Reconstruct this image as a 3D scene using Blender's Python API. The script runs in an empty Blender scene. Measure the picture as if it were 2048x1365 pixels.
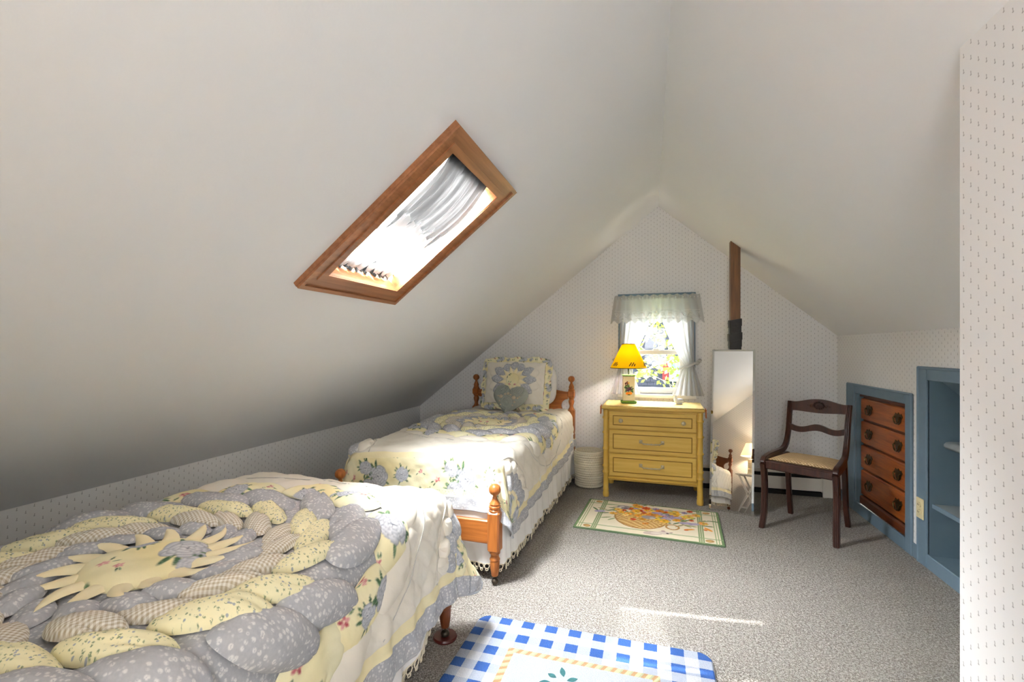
import bpy, bmesh, math, random
import numpy as np
from mathutils import Vector, Matrix
random.seed(7); rng = np.random.default_rng(11)
PI = math.pi
scene = bpy.context.scene
C = scene.collection
# ------------------------------------------------------------------ camera
cam = bpy.data.cameras.new('camera'); cam_o = bpy.data.objects.new('camera', cam); C.objects.link(cam_o)
cam.sensor_width = 36.0; cam.lens = 36.0*933/2048; cam.shift_y = 14.5/2048; cam.clip_start = .02
cam_o.location = (0, 0, 1.2); cam_o.rotation_euler = (PI/2, 0, math.atan(274/933))
scene.camera = cam_o
# ------------------------------------------------------------------ sky, sun, added fill lamps
W = bpy.data.worlds.new('sky'); scene.world = W; W.use_nodes = True
bg = W.node_tree.nodes['Background']; bg.inputs[0].default_value = (.86, .93, 1, 1); bg.inputs[1].default_value = 2.0
def lamp(name, kind, loc, power, color=(1, 1, 1), size=None, direction=None):
    l = bpy.data.lights.new(name, kind); l.energy = power; l.color = color
    o = bpy.data.objects.new(name, l); C.objects.link(o); o.location = loc
    if kind == 'AREA': l.shape = 'RECTANGLE'; l.size, l.size_y = size
    if kind == 'POINT': l.shadow_soft_size = size
    if direction: o.rotation_euler = Vector(direction).to_track_quat('-Z', 'Y').to_euler()
    return o
sun = lamp('sun', 'SUN', (-4, 1, 6), 5.5, (1, .96, .90), direction=(.635, .165, -1)); sun.data.angle = math.radians(.6)
# area lamps added outside roof light, gable and invented rear window to brighten room
rl = lamp('roof_light_fill', 'AREA', (-1.16, 1.68, 1.99), 325, (.93, .97, 1), (.62, .8), (.60, .62, -1)); rl.data.spread = math.radians(95)
lamp('window_fill', 'AREA', (.06, 6.0, 3.0), 190, (.91, .955, 1), (1.8, 1.6), (0, -.72, -.70))  # extra lamp added beyond the gable window, lifts the far end
lamp('rear_fill', 'AREA', (.12, -1.02, 1.35), 15.5, (.99, .99, 1), (.62, .95), (0, 1, .05))  # unseen fill lamp added behind the camera
vs = scene.view_settings; vs.view_transform = 'Standard'; vs.look = 'None'; vs.gamma = 1; vs.use_curve_mapping = False; vs.exposure = 1.6

# ------------------------------------------------------------------ node helpers
def L(r, g=None, b=None):
    def f(c):
        c /= 255
        return c/12.92 if c <= .04045 else ((c+.055)/1.055)**2.4
    return (f(r), f(g), f(b), 1)
class X:                                  # small wrapper: arithmetic on shader sockets
    nt = None
    def __init__(s, sock): s.s = sock
    @staticmethod
    def op(o, *a):
        n = X.nt.nodes.new('ShaderNodeMath'); n.operation = o
        for i, v in enumerate(a):
            if isinstance(v, X): X.nt.links.new(v.s, n.inputs[i])
            else: n.inputs[i].default_value = v
        return X(n.outputs[0])
    def __add__(s, o): return X.op('ADD', s, o)
    __radd__ = __add__
    def __sub__(s, o): return X.op('SUBTRACT', s, o)
    def __rsub__(s, o): return X.op('SUBTRACT', o, s)
    def __mul__(s, o): return X.op('MULTIPLY', s, o)
    __rmul__ = __mul__
    def __truediv__(s, o): return X.op('DIVIDE', s, o)
def mx(a, b): return X.op('MAXIMUM', a, b)
def mn(a, b): return X.op('MINIMUM', a, b)
def lt(a, b): return X.op('LESS_THAN', a, b)
def gt(a, b): return X.op('GREATER_THAN', a, b)
def ab(a): return X.op('ABSOLUTE', a)
def fr(a): return X.op('FRACT', a)
def flo(a): return X.op('FLOOR', a)
def sn(a): return X.op('SINE', a)
def ss(a, e0, e1):                        # smooth step from e0 to e1
    n = X.nt.nodes.new('ShaderNodeMapRange'); n.interpolation_type = 'SMOOTHSTEP'
    X.nt.links.new(a.s, n.inputs[0]); n.inputs[1].default_value = e0; n.inputs[2].default_value = e1
    return X(n.outputs[0])
def mix(f, a, b):
    n = X.nt.nodes.new('ShaderNodeMix'); n.data_type = 'RGBA'
    for s, v in ((n.inputs[0], f), (n.inputs[6], a), (n.inputs[7], b)):
        if isinstance(v, X): X.nt.links.new(v.s, s)
        else: s.default_value = v
    return X(n.outputs[2])
def coord(kind='UV', scale=(1, 1, 1)):
    n = X.nt.nodes.new('ShaderNodeTexCoord'); m = X.nt.nodes.new('ShaderNodeMapping')
    X.nt.links.new(n.outputs[kind], m.inputs[0]); m.inputs['Scale'].default_value = scale
    return X(m.outputs[0])
def xyz(v):
    n = X.nt.nodes.new('ShaderNodeSeparateXYZ'); X.nt.links.new(v.s, n.inputs[0])
    return X(n.outputs[0]), X(n.outputs[1]), X(n.outputs[2])
def noise(v, scale, detail=2, out=0, rough=.5):
    n = X.nt.nodes.new('ShaderNodeTexNoise'); X.nt.links.new(v.s, n.inputs['Vector'])
    n.inputs['Scale'].default_value = scale; n.inputs['Detail'].default_value = detail; n.inputs['Roughness'].default_value = rough
    return X(n.outputs[out])
def voro(v, scale, rnd=1.0, feature='F1'):
    n = X.nt.nodes.new('ShaderNodeTexVoronoi'); X.nt.links.new(v.s, n.inputs['Vector']); n.feature = feature
    n.inputs['Scale'].default_value = scale; n.inputs['Randomness'].default_value = rnd
    return X(n.outputs['Distance']), X(n.outputs['Color'])
def warp(v, scale, amt):
    n = X.nt.nodes.new('ShaderNodeTexNoise'); X.nt.links.new(v.s, n.inputs['Vector']); n.inputs['Scale'].default_value = scale
    m = X.nt.nodes.new('ShaderNodeVectorMath'); m.operation = 'MULTIPLY_ADD'
    X.nt.links.new(n.outputs['Color'], m.inputs[0]); m.inputs[1].default_value = (amt,)*3; X.nt.links.new(v.s, m.inputs[2])
    return X(m.outputs[0])
M = {}
def begin(name, rough=.7, spec=.3, metal=0):
    m = bpy.data.materials.new(name); m.use_nodes = True; X.nt = m.node_tree
    b = m.node_tree.nodes['Principled BSDF']; b.inputs['Roughness'].default_value = rough
    b.inputs['Specular IOR Level'].default_value = spec; b.inputs['Metallic'].default_value = metal
    M[name] = m
    return m, b
def setc(b, c):
    if isinstance(c, X): X.nt.links.new(c.s, b.inputs['Base Color'])
    else: b.inputs['Base Color'].default_value = c
def bump(b, h, strength=.5, dist=.002):
    n = X.nt.nodes.new('ShaderNodeBump'); n.inputs['Strength'].default_value = strength; n.inputs['Distance'].default_value = dist
    X.nt.links.new(h.s, n.inputs['Height']); X.nt.links.new(n.outputs[0], b.inputs['Normal'])
def plain(name, c1, c2=None, scale=20, rough=.6, spec=.3, metal=0, bmp=None):
    m, b = begin(name, rough, spec, metal); v = coord('Object')
    f = noise(v, scale, 3)
    setc(b, mix(f, c1, c2 or c1))
    if bmp: bump(b, noise(v, bmp[0], 2), bmp[1], bmp[2])
    return m
def wood(name, dark, light, axis=2, rough=.35, fine=60, spec=.5):
    m, b = begin(name, rough, spec); sc = [fine]*3; sc[axis] = fine*.06
    v = coord('Object', sc); f = noise(warp(v, .6, .8), 1, 4, rough=.6)
    g = noise(coord('Object'), 4, 2)
    setc(b, mix(ss(f*.75+g*.25, .3, .7), dark, light)); bump(b, f, .12, .001)
    return m
# ------------------------------------------------------------------ materials
def mk_wallpaper():
    m, b = begin('wallpaper', .75, .2); u, v, _ = xyz(coord('UV'))
    cu = u/.0262; k = flo(cu); half = fr(k*.5)                       # 0 or .5 by column
    x = (fr(cu)-.5)*.0262; y = (fr(v/.0372+half)-.5)*.0372
    lean = (half*2-.5)*.5
    xs = x-y*.18*lean
    def ell(cx, cy, rx, ry):
        a = (xs-cx)/rx; c = (y-cy)/ry
        return 1-ss(a*a+c*c, .55, 1.25)
    mot = mx(mx(ell(0, -.0032, .0028, .0021), ell(.0002, .0016, .0012, .0040)), ell(.0008, .0046, .0016, .0016))
    nz = noise(coord('Object'), 3, 3)
    base = mix(nz, L(234, 233, 232), L(239, 238, 237))
    setc(b, mix(mot*.62, base, L(128, 124, 121)))
    bump(b, noise(coord('Object'), 300, 1), .08, .001)
mk_wallpaper()
m, b = begin('ceiling_paint', .8, .15); v = coord('Object')
setc(b, mix(noise(v, 1.5, 4), L(236, 236, 236), L(241, 241, 241))); bump(b, noise(v, 9, 6)+noise(v, 140, 2)*.15, .12, .01)
def mk_carpet():
    m, b = begin('carpet', .95, .05); v = coord('Object')
    d, c = voro(warp(v, 40, .006), 175); n = noise(v, 95, 3, rough=.7); n2 = noise(v, 260, 2)
    big = noise(v, 2.2, 3)
    f = ss(n*.6+n2*.5-d*.28, .28, .62)
    col = mix(f, L(126, 119, 111), L(212, 207, 200))
    setc(b, mix(ss(big, .3, .75)*.25, col, L(174, 167, 158))); bump(b, n2*.6+n*.8-d, .9, .008)
mk_carpet()
def mk_prints():
    # dusty blue print with small pale blossoms
    m, b = begin('print_blue', .8, .15); v = coord('UV'); d, c = voro(v, 96, .8)
    sp = ss(d, .50, .26); spk = noise(v, 300, 1)
    base = mix(noise(v, 160, 2), L(170, 171, 176), L(190, 191, 194))
    col = mix(sp*ss(spk, .25, .55)*.72, base, L(236, 234, 230))
    setc(b, col); bump(b, noise(v, 35, 3), .35, .006)
    # cream and tan gingham
    m, b = begin('print_gingham', .8, .15); u, w, _ = xyz(coord('UV'))
    a = ss(sn(u*(2*PI/.0088)), -.25, .25); c = ss(sn(w*(2*PI/.0088)), -.25, .25)
    setc(b, mix((a+c)*.5, L(240, 236, 226), L(192, 178, 152))); bump(b, noise(coord('UV'), 35, 3), .3, .006)
    # yellow with tiny green and blue sprigs
    m, b = begin('print_sprig', .8, .15); v = warp(coord('UV'), 90, .006); d, c = voro(v, 105, .9)
    n = noise(v, 260, 2)
    s1 = ss(d*.6+n*.4, .44, .32)
    col = mix(s1*ss(n, .4, .5)*.9, L(246, 238, 196), L(128, 146, 108)); d2, c2 = voro(coord('UV'), 80, 1)
    col = mix(ss(d2, .24, .15)*.8, col, L(156, 164, 176)); setc(b, col); bump(b, noise(coord('UV'), 35, 3), .35, .006)
    m, b = begin('print_roses', .75, .18); n = X.nt.nodes.new('ShaderNodeVertexColor'); n.layer_name = 'Col'; X.nt.links.new(n.outputs[0], b.inputs['Base Color']); bump(b, noise(coord('UV'), 35, 3), .3, .006); M['print_roses_pale'] = m
    plain('cream_cloth', L(243, 237, 224), L(236, 228, 212), 9, .8, .15, bmp=(60, .25, .004))
    plain('white_cloth', L(246, 245, 242), L(238, 235, 230), 9, .8, .15, bmp=(50, .25, .004))
    plain('yellow_cloth', L(247, 237, 198), L(244, 230, 184), 12, .8, .15, bmp=(60, .25, .004))
    plain('ray_cloth', L(250, 239, 204), L(248, 232, 186), 12, .8, .15, bmp=(60, .2, .003))
    plain('lace', L(238, 228, 204), L(226, 214, 188), 60, .85, .1)
    plain('crochet', L(192, 196, 184), L(172, 176, 165), 90, .9, .1, bmp=(420, .8, .004))
    plain('crochet_hole', L(222, 208, 180), L(210, 196, 170), 60, .9, .1)
    plain('piping', L(226, 220, 206), L(206, 200, 188), 90, .8, .1)
    plain('stitch', L(206, 202, 194), None, 90, .8, .1)
mk_prints()
wood('maple', L(138, 76, 30), L(190, 116, 54)); wood('maple_x', L(138, 76, 30), L(190, 116, 54), 0)
wood('maple_dark', L(104, 52, 26), L(140, 76, 40))
wood('mahogany', L(42, 20, 14), L(72, 38, 27), 2, .28); wood('drawer_wood', L(140, 66, 18), L(186, 98, 34), 1, .3)
wood('drawer_trim', L(84, 38, 14), L(116, 56, 22), 1, .35)
wood('skylight_wood', L(138, 88, 54), L(172, 116, 76), 1, .3, 45); wood('post_wood', L(92, 58, 28), L(132, 88, 48), 2, .45)
wood('mustard', L(196, 158, 66), L(214, 178, 88), 0, .45, 40, .4); plain('mustard_line', L(150, 116, 46), L(128, 98, 40), 40, .6)
plain('bamboo', L(212, 174, 80), L(200, 160, 66), 30, .4, .4); plain('pull_metal', L(196, 184, 150), L(160, 148, 116), 80, .4, .5, .4)
plain('blue_paint', L(106, 128, 145), L(116, 137, 152), 14, .5, .35, bmp=(26, .35, .004)); plain('blue_dark', L(104, 126, 140), L(112, 133, 146), 10, .55, .3, bmp=(18, .6, .006))
plain('grey_shelf', L(138, 146, 148), L(152, 158, 158), 20, .5); plain('white_paint', L(240, 239, 236), L(232, 230, 226), 20, .4)
plain('heater_white', L(226, 220, 208), L(216, 208, 194), 8, .45); plain('black', L(20, 19, 18), L(30, 28, 26), 40, .5)
plain('tape', L(38, 37, 37), L(58, 56, 54), 60, .55, .3, bmp=(120, .5, .003)); plain('brass_dark', L(62, 48, 26), L(104, 82, 44), 90, .35, .5, .8)
plain('ivory', L(232, 218, 176), L(222, 206, 160), 20, .4); plain('ceramic', L(236, 236, 234), L(214, 216, 216), 30, .25, .5)
plain('green_paint', L(96, 140, 46), L(78, 120, 38), 40, .45); plain('wicker_white', L(238, 230, 208), L(228, 218, 192), 60, .6, bmp=(160, .5, .003))
plain('dark_metal', L(52, 46, 40), L(84, 74, 62), 60, .4, .5, .7); plain('cup_red', L(96, 30, 24), L(70, 22, 18), 40, .35, .5)
plain('sconce_motif', L(104, 84, 44), L(80, 62, 34), 60, .6)
plain('rug_back', L(96, 116, 88), L(84, 104, 78), 60, .9); plain('tassel', L(214, 122, 60), L(190, 96, 48), 60, .8)
plain('mattress', L(236, 232, 222), L(228, 222, 210), 8, .8); plain('box_white', L(240, 238, 234), None, 8, .6)
plain('bark', L(196, 186, 176), L(150, 140, 130), 6, .8); plain('shutter_red', L(150, 54, 58), L(130, 44, 50), 4, .6)
plain('teal_wool', L(66, 124, 128), L(36, 74, 74), 70, .9)
def mk_misc():
    m, b = begin('seat_weave', .8, .15); u, v, _ = xyz(coord('Object')); a = sn(u*330)*sn(v*330)
    setc(b, mix(ss(a+noise(coord('Object'), 40, 2), .1, .9), L(184, 150, 106), L(222, 194, 152))); bump(b, a, .6, .003)
    m, b = begin('mirror_glass', .0, .5, 1.0); setc(b, (.74, .74, .71, 1))
    m, b = begin('glass', 0, .5); nt = X.nt; nt.nodes.remove(b)
    t = nt.nodes.new('ShaderNodeBsdfTransparent'); g = nt.nodes.new('ShaderNodeBsdfGlossy'); g.inputs['Roughness'].default_value = .02
    w = nt.nodes.new('ShaderNodeMixShader'); w.inputs[0].default_value = .012
    nt.links.new(t.outputs[0], w.inputs[1]); nt.links.new(g.outputs[0], w.inputs[2]); nt.links.new(w.outputs[0], nt.nodes['Material Output'].inputs[0])
    def sheer(name, col, clear, embroider=False):
        m, b = begin(name); nt = X.nt; nt.nodes.remove(b)
        d = nt.nodes.new('ShaderNodeBsdfDiffuse'); t = nt.nodes.new('ShaderNodeBsdfTranslucent'); p = nt.nodes.new('ShaderNodeBsdfTransparent')
        d.inputs[0].default_value = col; t.inputs[0].default_value = col
        a = nt.nodes.new('ShaderNodeMixShader'); a.inputs[0].default_value = .5; w = nt.nodes.new('ShaderNodeMixShader'); w.inputs[0].default_value = clear
        nt.links.new(d.outputs[0], a.inputs[1]); nt.links.new(t.outputs[0], a.inputs[2]); nt.links.new(a.outputs[0], w.inputs[1]); nt.links.new(p.outputs[0], w.inputs[2])
        nt.links.new(w.outputs[0], nt.nodes['Material Output'].inputs[0])
    sheer('sheer_darkened', (.017, .0165, .016, 1), .0); sheer('sheer', (.66, .65, .64, 1), .14); sheer('sheer_roof', (.90, .90, .90, 1), .20); sheer('embroidery', (.8, .78, .75, 1), .0)  # first sheer coloured near black, shading the backlit white curtain by colour
    sheer('shade_yellow', L(255, 226, 40), .0); sheer('shade_white', L(250, 240, 220), .0); sheer('leaf_green', L(150, 168, 88), .0); sheer('leaf_pale', L(214, 200, 168), .0)
    m, b = begin('painted', .8, .15); n = X.nt.nodes.new('ShaderNodeVertexColor'); n.layer_name = 'Col'; X.nt.links.new(n.outputs[0], b.inputs['Base Color'])
    bump(b, noise(coord('Object'), 380, 2), .5, .003)
    # blue and white check rug with a rope border
    m, b = begin('check_rug', .95, .05); u, v, _ = xyz(warp(coord('Object'), 160, .004)); K = .05
    u0 = u+.475; v0 = .3-v
    a = lt(fr(u0/(2*K)), .5); c = lt(fr(v0/(2*K)), .5)
    col = mix((a+c)*.5, L(196, 198, 200), L(142, 154, 182)); col = mix(a*c, col, L(52, 92, 160))
    e = mx(ab(u)-.272, ab(v)-.098)
    inner = lt(e, 0.0); col = mix(inner, col, L(178, 184, 192))
    rope = lt(ab(e), .013); tw = fr((u0+v0)/.036+e*14)
    rc = mix(lt(tw, .40), L(206, 196, 150), L(180, 144, 104)); rc = mix(gt(tw, .80), rc, L(172, 176, 140))
    col = mix(rope, col, rc)
    nz = noise(coord('Object'), 300, 2); setc(b, mix(ss(nz, .35, .7)*.18, col, L(120, 126, 140))); bump(b, nz, .9, .006)
    m, b = begin('shingle', .9, .1); v = coord('Object'); setc(b, mix(noise(v, 3, 3), L(44, 46, 58), L(84, 86, 102)))
    m, b = begin('grass', .9, .1); v = coord('Object'); setc(b, mix(noise(v, 2, 3), L(96, 120, 66), L(150, 170, 100)))
mk_misc()

# ------------------------------------------------------------------ mesh helpers
class MB:
    def __init__(s): s.v = []; s.f = []; s.uv = []; s.mi = []; s.k = 0
    def add(s, v, f, uv=None):
        o = len(s.v); s.v += [tuple(map(float, p)) for p in v]; s.f += [tuple(i+o for i in q) for q in f]
        s.uv += list(uv) if uv is not None else [None]*len(v); s.mi += [s.k]*len(f); return s
    def hull(s, pts):
        bm = bmesh.new()
        for p in pts: bm.verts.new(p)
        bmesh.ops.convex_hull(bm, input=bm.verts); bm.verts.index_update()
        used = [v for v in bm.verts if v.link_faces]; ix = {v: i for i, v in enumerate(used)}
        bmesh.ops.recalc_face_normals(bm, faces=bm.faces)
        s.add([v.co for v in used], [[ix[v] for v in f.verts] for f in bm.faces]); bm.free(); return s
    def box(s, x0, x1, y0, y1, z0, z1, b=0, fn=None):
        b = min(b, (x1-x0)*.45, (y1-y0)*.45, (z1-z0)*.45)
        if b <= 0:
            v = [(x, y, z) for x in (x0, x1) for y in (y0, y1) for z in (z0, z1)]
            f = [(0, 1, 3, 2), (4, 6, 7, 5), (0, 4, 5, 1), (2, 3, 7, 6), (0, 2, 6, 4), (1, 5, 7, 3)]
            if fn: v = [fn(*p) for p in v]
            return s.add(v, f)
        pts = []
        for x, sx in ((x0, 1), (x1, -1)):
            for y, sy in ((y0, 1), (y1, -1)):
                for z, sz in ((z0, 1), (z1, -1)):
                    pts += [(x, y+sy*b, z+sz*b), (x+sx*b, y, z+sz*b), (x+sx*b, y+sy*b, z)]
        if fn: pts = [fn(*p) for p in pts]
        return s.hull(pts)
    def lathe(s, prof, c=(0, 0, 0), n=20, sq=None):
        v = []; f = []; m = len(prof)
        for i in range(n):
            a = 2*PI*i/n
            for r, z in prof: v.append((c[0]+r*math.cos(a), c[1]+r*math.sin(a), c[2]+z))
        for i in range(n):
            j = (i+1) % n
            for k in range(m-1): f.append((i*m+k, j*m+k, j*m+k+1, i*m+k+1))
        f.append([i*m for i in range(n)][::-1]); f.append([i*m+m-1 for i in range(n)])
        return s.add(v, f)
    def tube(s, pts, r, n=8, closed=False):
        pts = [Vector(p) for p in pts]; m = len(pts); v = []; f = []
        rr = r if isinstance(r, (list, tuple)) else [r]*m
        up = None
        for i, p in enumerate(pts):
            a = pts[(i-1) % m] if (closed or i > 0) else p; c = pts[(i+1) % m] if (closed or i < m-1) else p
            t = (c-a).normalized()
            if up is None: up = Vector((0, 0, 1)) if abs(t.z) < .9 else Vector((1, 0, 0))
            x = t.cross(up).normalized(); up = x.cross(t).normalized()
            for k in range(n):
                q = 2*PI*k/n; v.append(p+(x*math.cos(q)+up*math.sin(q))*rr[i])
        for i in range(m if closed else m-1):
            j = (i+1) % m
            for k in range(n): l = (k+1) % n; f.append((i*n+k, i*n+l, j*n+l, j*n+k))
        if not closed: f.append(tuple(range(n))[::-1]); f.append(tuple((m-1)*n+k for k in range(n)))
        return s.add(v, f)
    def sweep(s, pts, w, h, side):                      # bar of w (along side) by h swept along a path
        pts = [Vector(p) for p in pts]; m = len(pts); v = []; f = []; side = Vector(side).normalized()
        for i, p in enumerate(pts):
            a = pts[max(i-1, 0)]; c = pts[min(i+1, m-1)]; t = (c-a).normalized(); u = t.cross(side).normalized()
            ww = (w[i] if isinstance(w, (list, tuple)) else w)/2; hh = (h[i] if isinstance(h, (list, tuple)) else h)/2; q = .25
            for x, y in ((-ww, -hh+hh*q), (-ww, hh-hh*q), (-ww+ww*q, hh), (ww-ww*q, hh), (ww, hh-hh*q), (ww, -hh+hh*q), (ww-ww*q, -hh), (-ww+ww*q, -hh)):
                v.append(p+side*x+u*y)
        n = 8
        for i in range(m-1):
            for k in range(n): l = (k+1) % n; f.append((i*n+k, i*n+l, (i+1)*n+l, (i+1)*n+k))
        f.append(tuple(range(n))[::-1]); f.append(tuple((m-1)*n+k for k in range(n)))
        return s.add(v, f)
    def prism(s, outline, fn, a, b):                    # outline (p,q) extruded from a to b; fn(p,q,d) -> point
        n = len(outline); v = [fn(p, q, a) for p, q in outline]+[fn(p, q, b) for p, q in outline]
        f = [tuple(range(n))[::-1], tuple(range(n, 2*n))]+[(i, (i+1) % n, n+(i+1) % n, n+i) for i in range(n)]
        return s.add(v, f)
    def grid(s, P, UV=None, wrap=False):                # P array (nu, nv, 3)
        P = np.asarray(P); nu, nv = P.shape[:2]
        f = [(i*nv+j, (i+1)*nv+j, (i+1)*nv+j+1, i*nv+j+1) for i in range(nu-1) for j in range(nv-1)]
        return s.add(P.reshape(-1, 3), f, None if UV is None else [tuple(q) for q in np.asarray(UV).reshape(-1, 2)])
    def build(s, name, mat, parent=None, smooth=False, label=None, recalc=True):
        me = bpy.data.meshes.new(name); me.from_pydata(s.v, [], s.f)
        for k in (mat if isinstance(mat, (list, tuple)) else [mat]): me.materials.append(M[k])
        if max(s.mi, default=0): me.polygons.foreach_set('material_index', s.mi)
        if any(q is not None for q in s.uv):
            l = me.uv_layers.new(name='UVMap'); li = np.zeros(len(me.loops), int); me.loops.foreach_get('vertex_index', li)
            arr = np.array([q if q is not None else (p[0], p[1]) for q, p in zip(s.uv, s.v)], float); l.data.foreach_set('uv', arr[li].ravel())
        if recalc:
            bm = bmesh.new(); bm.from_mesh(me); bmesh.ops.recalc_face_normals(bm, faces=bm.faces); bm.to_mesh(me); bm.free()
        me.polygons.foreach_set('use_smooth', [bool(smooth)]*len(me.polygons))
        if smooth and smooth is not True:
            me.set_sharp_from_angle(angle=math.radians(smooth))
        o = bpy.data.objects.new(name, me); C.objects.link(o)
        if parent: o.parent = parent
        if label: o['label'] = label
        if mat in ('print_roses', 'print_roses_pale'): paint_attr(o, rose_colour(np.array([q if q is not None else (0, 0) for q in s.uv], float)))
        return o
def tag(o, label, cat, group=None, kind=None):
    o['label'] = label; o['category'] = cat
    if group: o['group'] = group
    if kind: o['kind'] = kind
    return o
def thing(name, label, cat, loc=(0, 0, 0), rz=0, group=None):
    o = bpy.data.objects.new(name, None); C.objects.link(o); o.location = loc; o.rotation_euler = (0, 0, rz); o.empty_display_size = .1
    return tag(o, label, cat, group)
def struct(o, label=None, cat=None):
    o['kind'] = 'structure'
    if label: o['label'] = label; o['category'] = cat
    return o
def sroot(name, label, cat, loc=(0, 0, 0)):
    o = thing(name, label, cat, loc); o['kind'] = 'structure'; return o
def copy_part(o, parent, loc=None):
    c = o.copy(); C.objects.link(c); c.parent = parent
    if loc: c.location = loc
    for ch in o.children:
        d = ch.copy(); C.objects.link(d); d.parent = c
    return c
def paint_attr(o, cols):
    a = o.data.color_attributes.new('Col', 'FLOAT_COLOR', 'POINT'); c = np.ones((len(cols), 4)); c[:, :3] = cols; a.data.foreach_set('color', c.ravel().astype(np.float32))
def wob(a, b, seed=0, n=5, f=1.0):                      # smooth pseudo noise in about -1..1
    r = np.random.default_rng(seed); o = 0
    for i in range(n):
        k = r.normal(size=2)*f*(1+.6*i); o = o+np.sin(a*k[0]+b*k[1]+r.uniform(0, 6.28))/(1+.4*i)
    return o/2.2

# the rose print: a repeat drawn once in numbers and looked up by cloth position
TS = .42; TZ = .54; TN = 420
def draw_rose_tile():
    r = random.Random(4); img = np.zeros((TN, TN, 3)); gx, gy = np.meshgrid(np.arange(TN)/TN*TS, np.arange(TN)/TN*TS, indexing='ij')
    nz = .5+.5*np.sin(gx*2*PI/TS+1.3*np.sin(gy*4*PI/TS))*np.sin(gy*2*PI/TS+.7); ca, cb = np.array(L(248, 242, 206)[:3]), np.array(L(243, 229, 176)[:3]); img[:] = ca+(cb-ca)*nz[..., None]
    def el(cx, cy, rx, ry, ang, c, soft=.25, grad=None):
        dx = (gx-cx+TS*1.5) % TS-TS/2; dy = (gy-cy+TS*1.5) % TS-TS/2; k, q = math.cos(ang), math.sin(ang)
        a = (dx*k+dy*q)/rx; b = (-dx*q+dy*k)/ry; d = np.sqrt(a*a+b*b); w = np.clip((1-d)/soft, 0, 1)[..., None]; col = np.array(L(*c)[:3])
        if grad is not None: g = np.clip(.5+.5*b, 0, 1)[..., None]; col = col*g+np.array(L(*grad)[:3])*(1-g)
        img[:] = img*(1-w)+col*w
    def leaf(cx, cy, l, ang):
        c = r.choice([(84, 122, 84), (112, 148, 104), (66, 100, 70), (140, 168, 128)])
        el(cx+l*.5*math.cos(ang), cy+l*.5*math.sin(ang), l*.55, l*.17, ang, c, .35, (58, 92, 64)); el(cx+l*.5*math.cos(ang), cy+l*.5*math.sin(ang), l*.45, l*.02, ang, (190, 206, 168), .8)
    def rose(cx, cy, R):
        for k in range(11): a = r.uniform(0, 6.28); leaf(cx+R*.75*math.cos(a), cy+R*.75*math.sin(a), R*r.uniform(.6, 1.0), a+r.uniform(-.5, .5))
        for ringr, n, sz in ((.78, 8, .42), (.55, 7, .38), (.34, 5, .32), (.16, 4, .24)):
            for k in range(n):
                a = 6.28*k/n+r.uniform(-.3, .3); x, y = cx+R*ringr*math.cos(a), cy+R*ringr*math.sin(a)
                el(x, y, R*sz*1.06, R*sz*.74, a+PI/2, (122, 126, 138), .14); el(x+R*.03*math.cos(a), y+R*.03*math.sin(a), R*sz, R*sz*.66, a+PI/2, (244, 243, 241), .25, (166, 170, 179))
        el(cx, cy, R*.12, R*.09, .5, (104, 112, 128), .6)
    def bloom(cx, cy, R):
        for k in range(5): a = 6.28*k/5+r.uniform(-.3, .3); el(cx+R*.5*math.cos(a), cy+R*.5*math.sin(a), R*.5, R*.32, a, r.choice([(206, 120, 126), (186, 88, 98), (226, 164, 160)]), .4)
        el(cx, cy, R*.22, R*.22, 0, (244, 226, 196), .5)
        for k in range(2): a = r.uniform(0, 6.28); leaf(cx+R*math.cos(a), cy+R*math.sin(a), R*1.2, a)
    for cx, cy, R in ((.07, .08, .046), (.135, .045, .030), (.12, .13, .034), (.27, .20, .048), (.335, .245, .032), (.25, .275, .028), (.06, .31, .040), (.125, .35, .028), (.30, .37, .036), (.37, .07, .030)): rose(cx, cy, R)
    for cx, cy, R in ((.20, .09, .016), (.17, .22, .014), (.36, .16, .017), (.20, .36, .016), (.03, .20, .014), (.28, .06, .012), (.38, .32, .014), (.15, .28, .010), (.23, .14, .010), (.40, .40, .012), (.02, .40, .011)): bloom(cx, cy, R)
    return img
TILE = draw_rose_tile()
def rose_colour(uv):
    p = (uv/TZ % 1)*TN; i = np.floor(p).astype(int); f = p-i; i0 = i % TN; i1 = (i+1) % TN; fx, fy = f[:, :1], f[:, 1:]
    return (TILE[i0[:, 0], i0[:, 1]]*(1-fx)+TILE[i1[:, 0], i0[:, 1]]*fx)*(1-fy)+(TILE[i0[:, 0], i1[:, 1]]*(1-fx)+TILE[i1[:, 0], i1[:, 1]]*fx)*fy
# ------------------------------------------------------------------ the room
D = 4.36; YB = -.62                                  # front and back gable
RX, RZ, LX, LZ, QX, QZ = .077, 2.467, -2.27, .605, 1.462, 1.30
CX_, CY_ = .72, 1.385                                # closet wall plane and its far end
mL = (RZ-LZ)/(RX-LX); mR = (RZ-QZ)/(QX-RX)
def roofz(x): return LZ+(x-LX)*mL if x < RX else QZ+(QX-x)*mR
def panel(m, pts, holes=()):
    pass
def wall_rects(m, us, vs, hole, fn, uvo=0):
    """cells of a wall split by us x vs; hole(u,v) True leaves the cell open"""
    for i in range(len(us)-1):
        for j in range(len(vs)-1):
            if hole((us[i]+us[i+1])/2, (vs[j]+vs[j+1])/2): continue
            q = [(us[i], vs[j]), (us[i+1], vs[j]), (us[i+1], vs[j+1]), (us[i], vs[j+1])]
            m.add([fn(*p) for p in q], [(0, 1, 2, 3)], [(p[0]+uvo, p[1]) for p in q])
fl = MB(); fl.box(-2.35, 2.3, YB-.05, D+.05, -.06, 0); o = fl.build('floor', 'carpet'); struct(o, 'speckled beige loop carpet covering the attic floor', 'floor')
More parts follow.
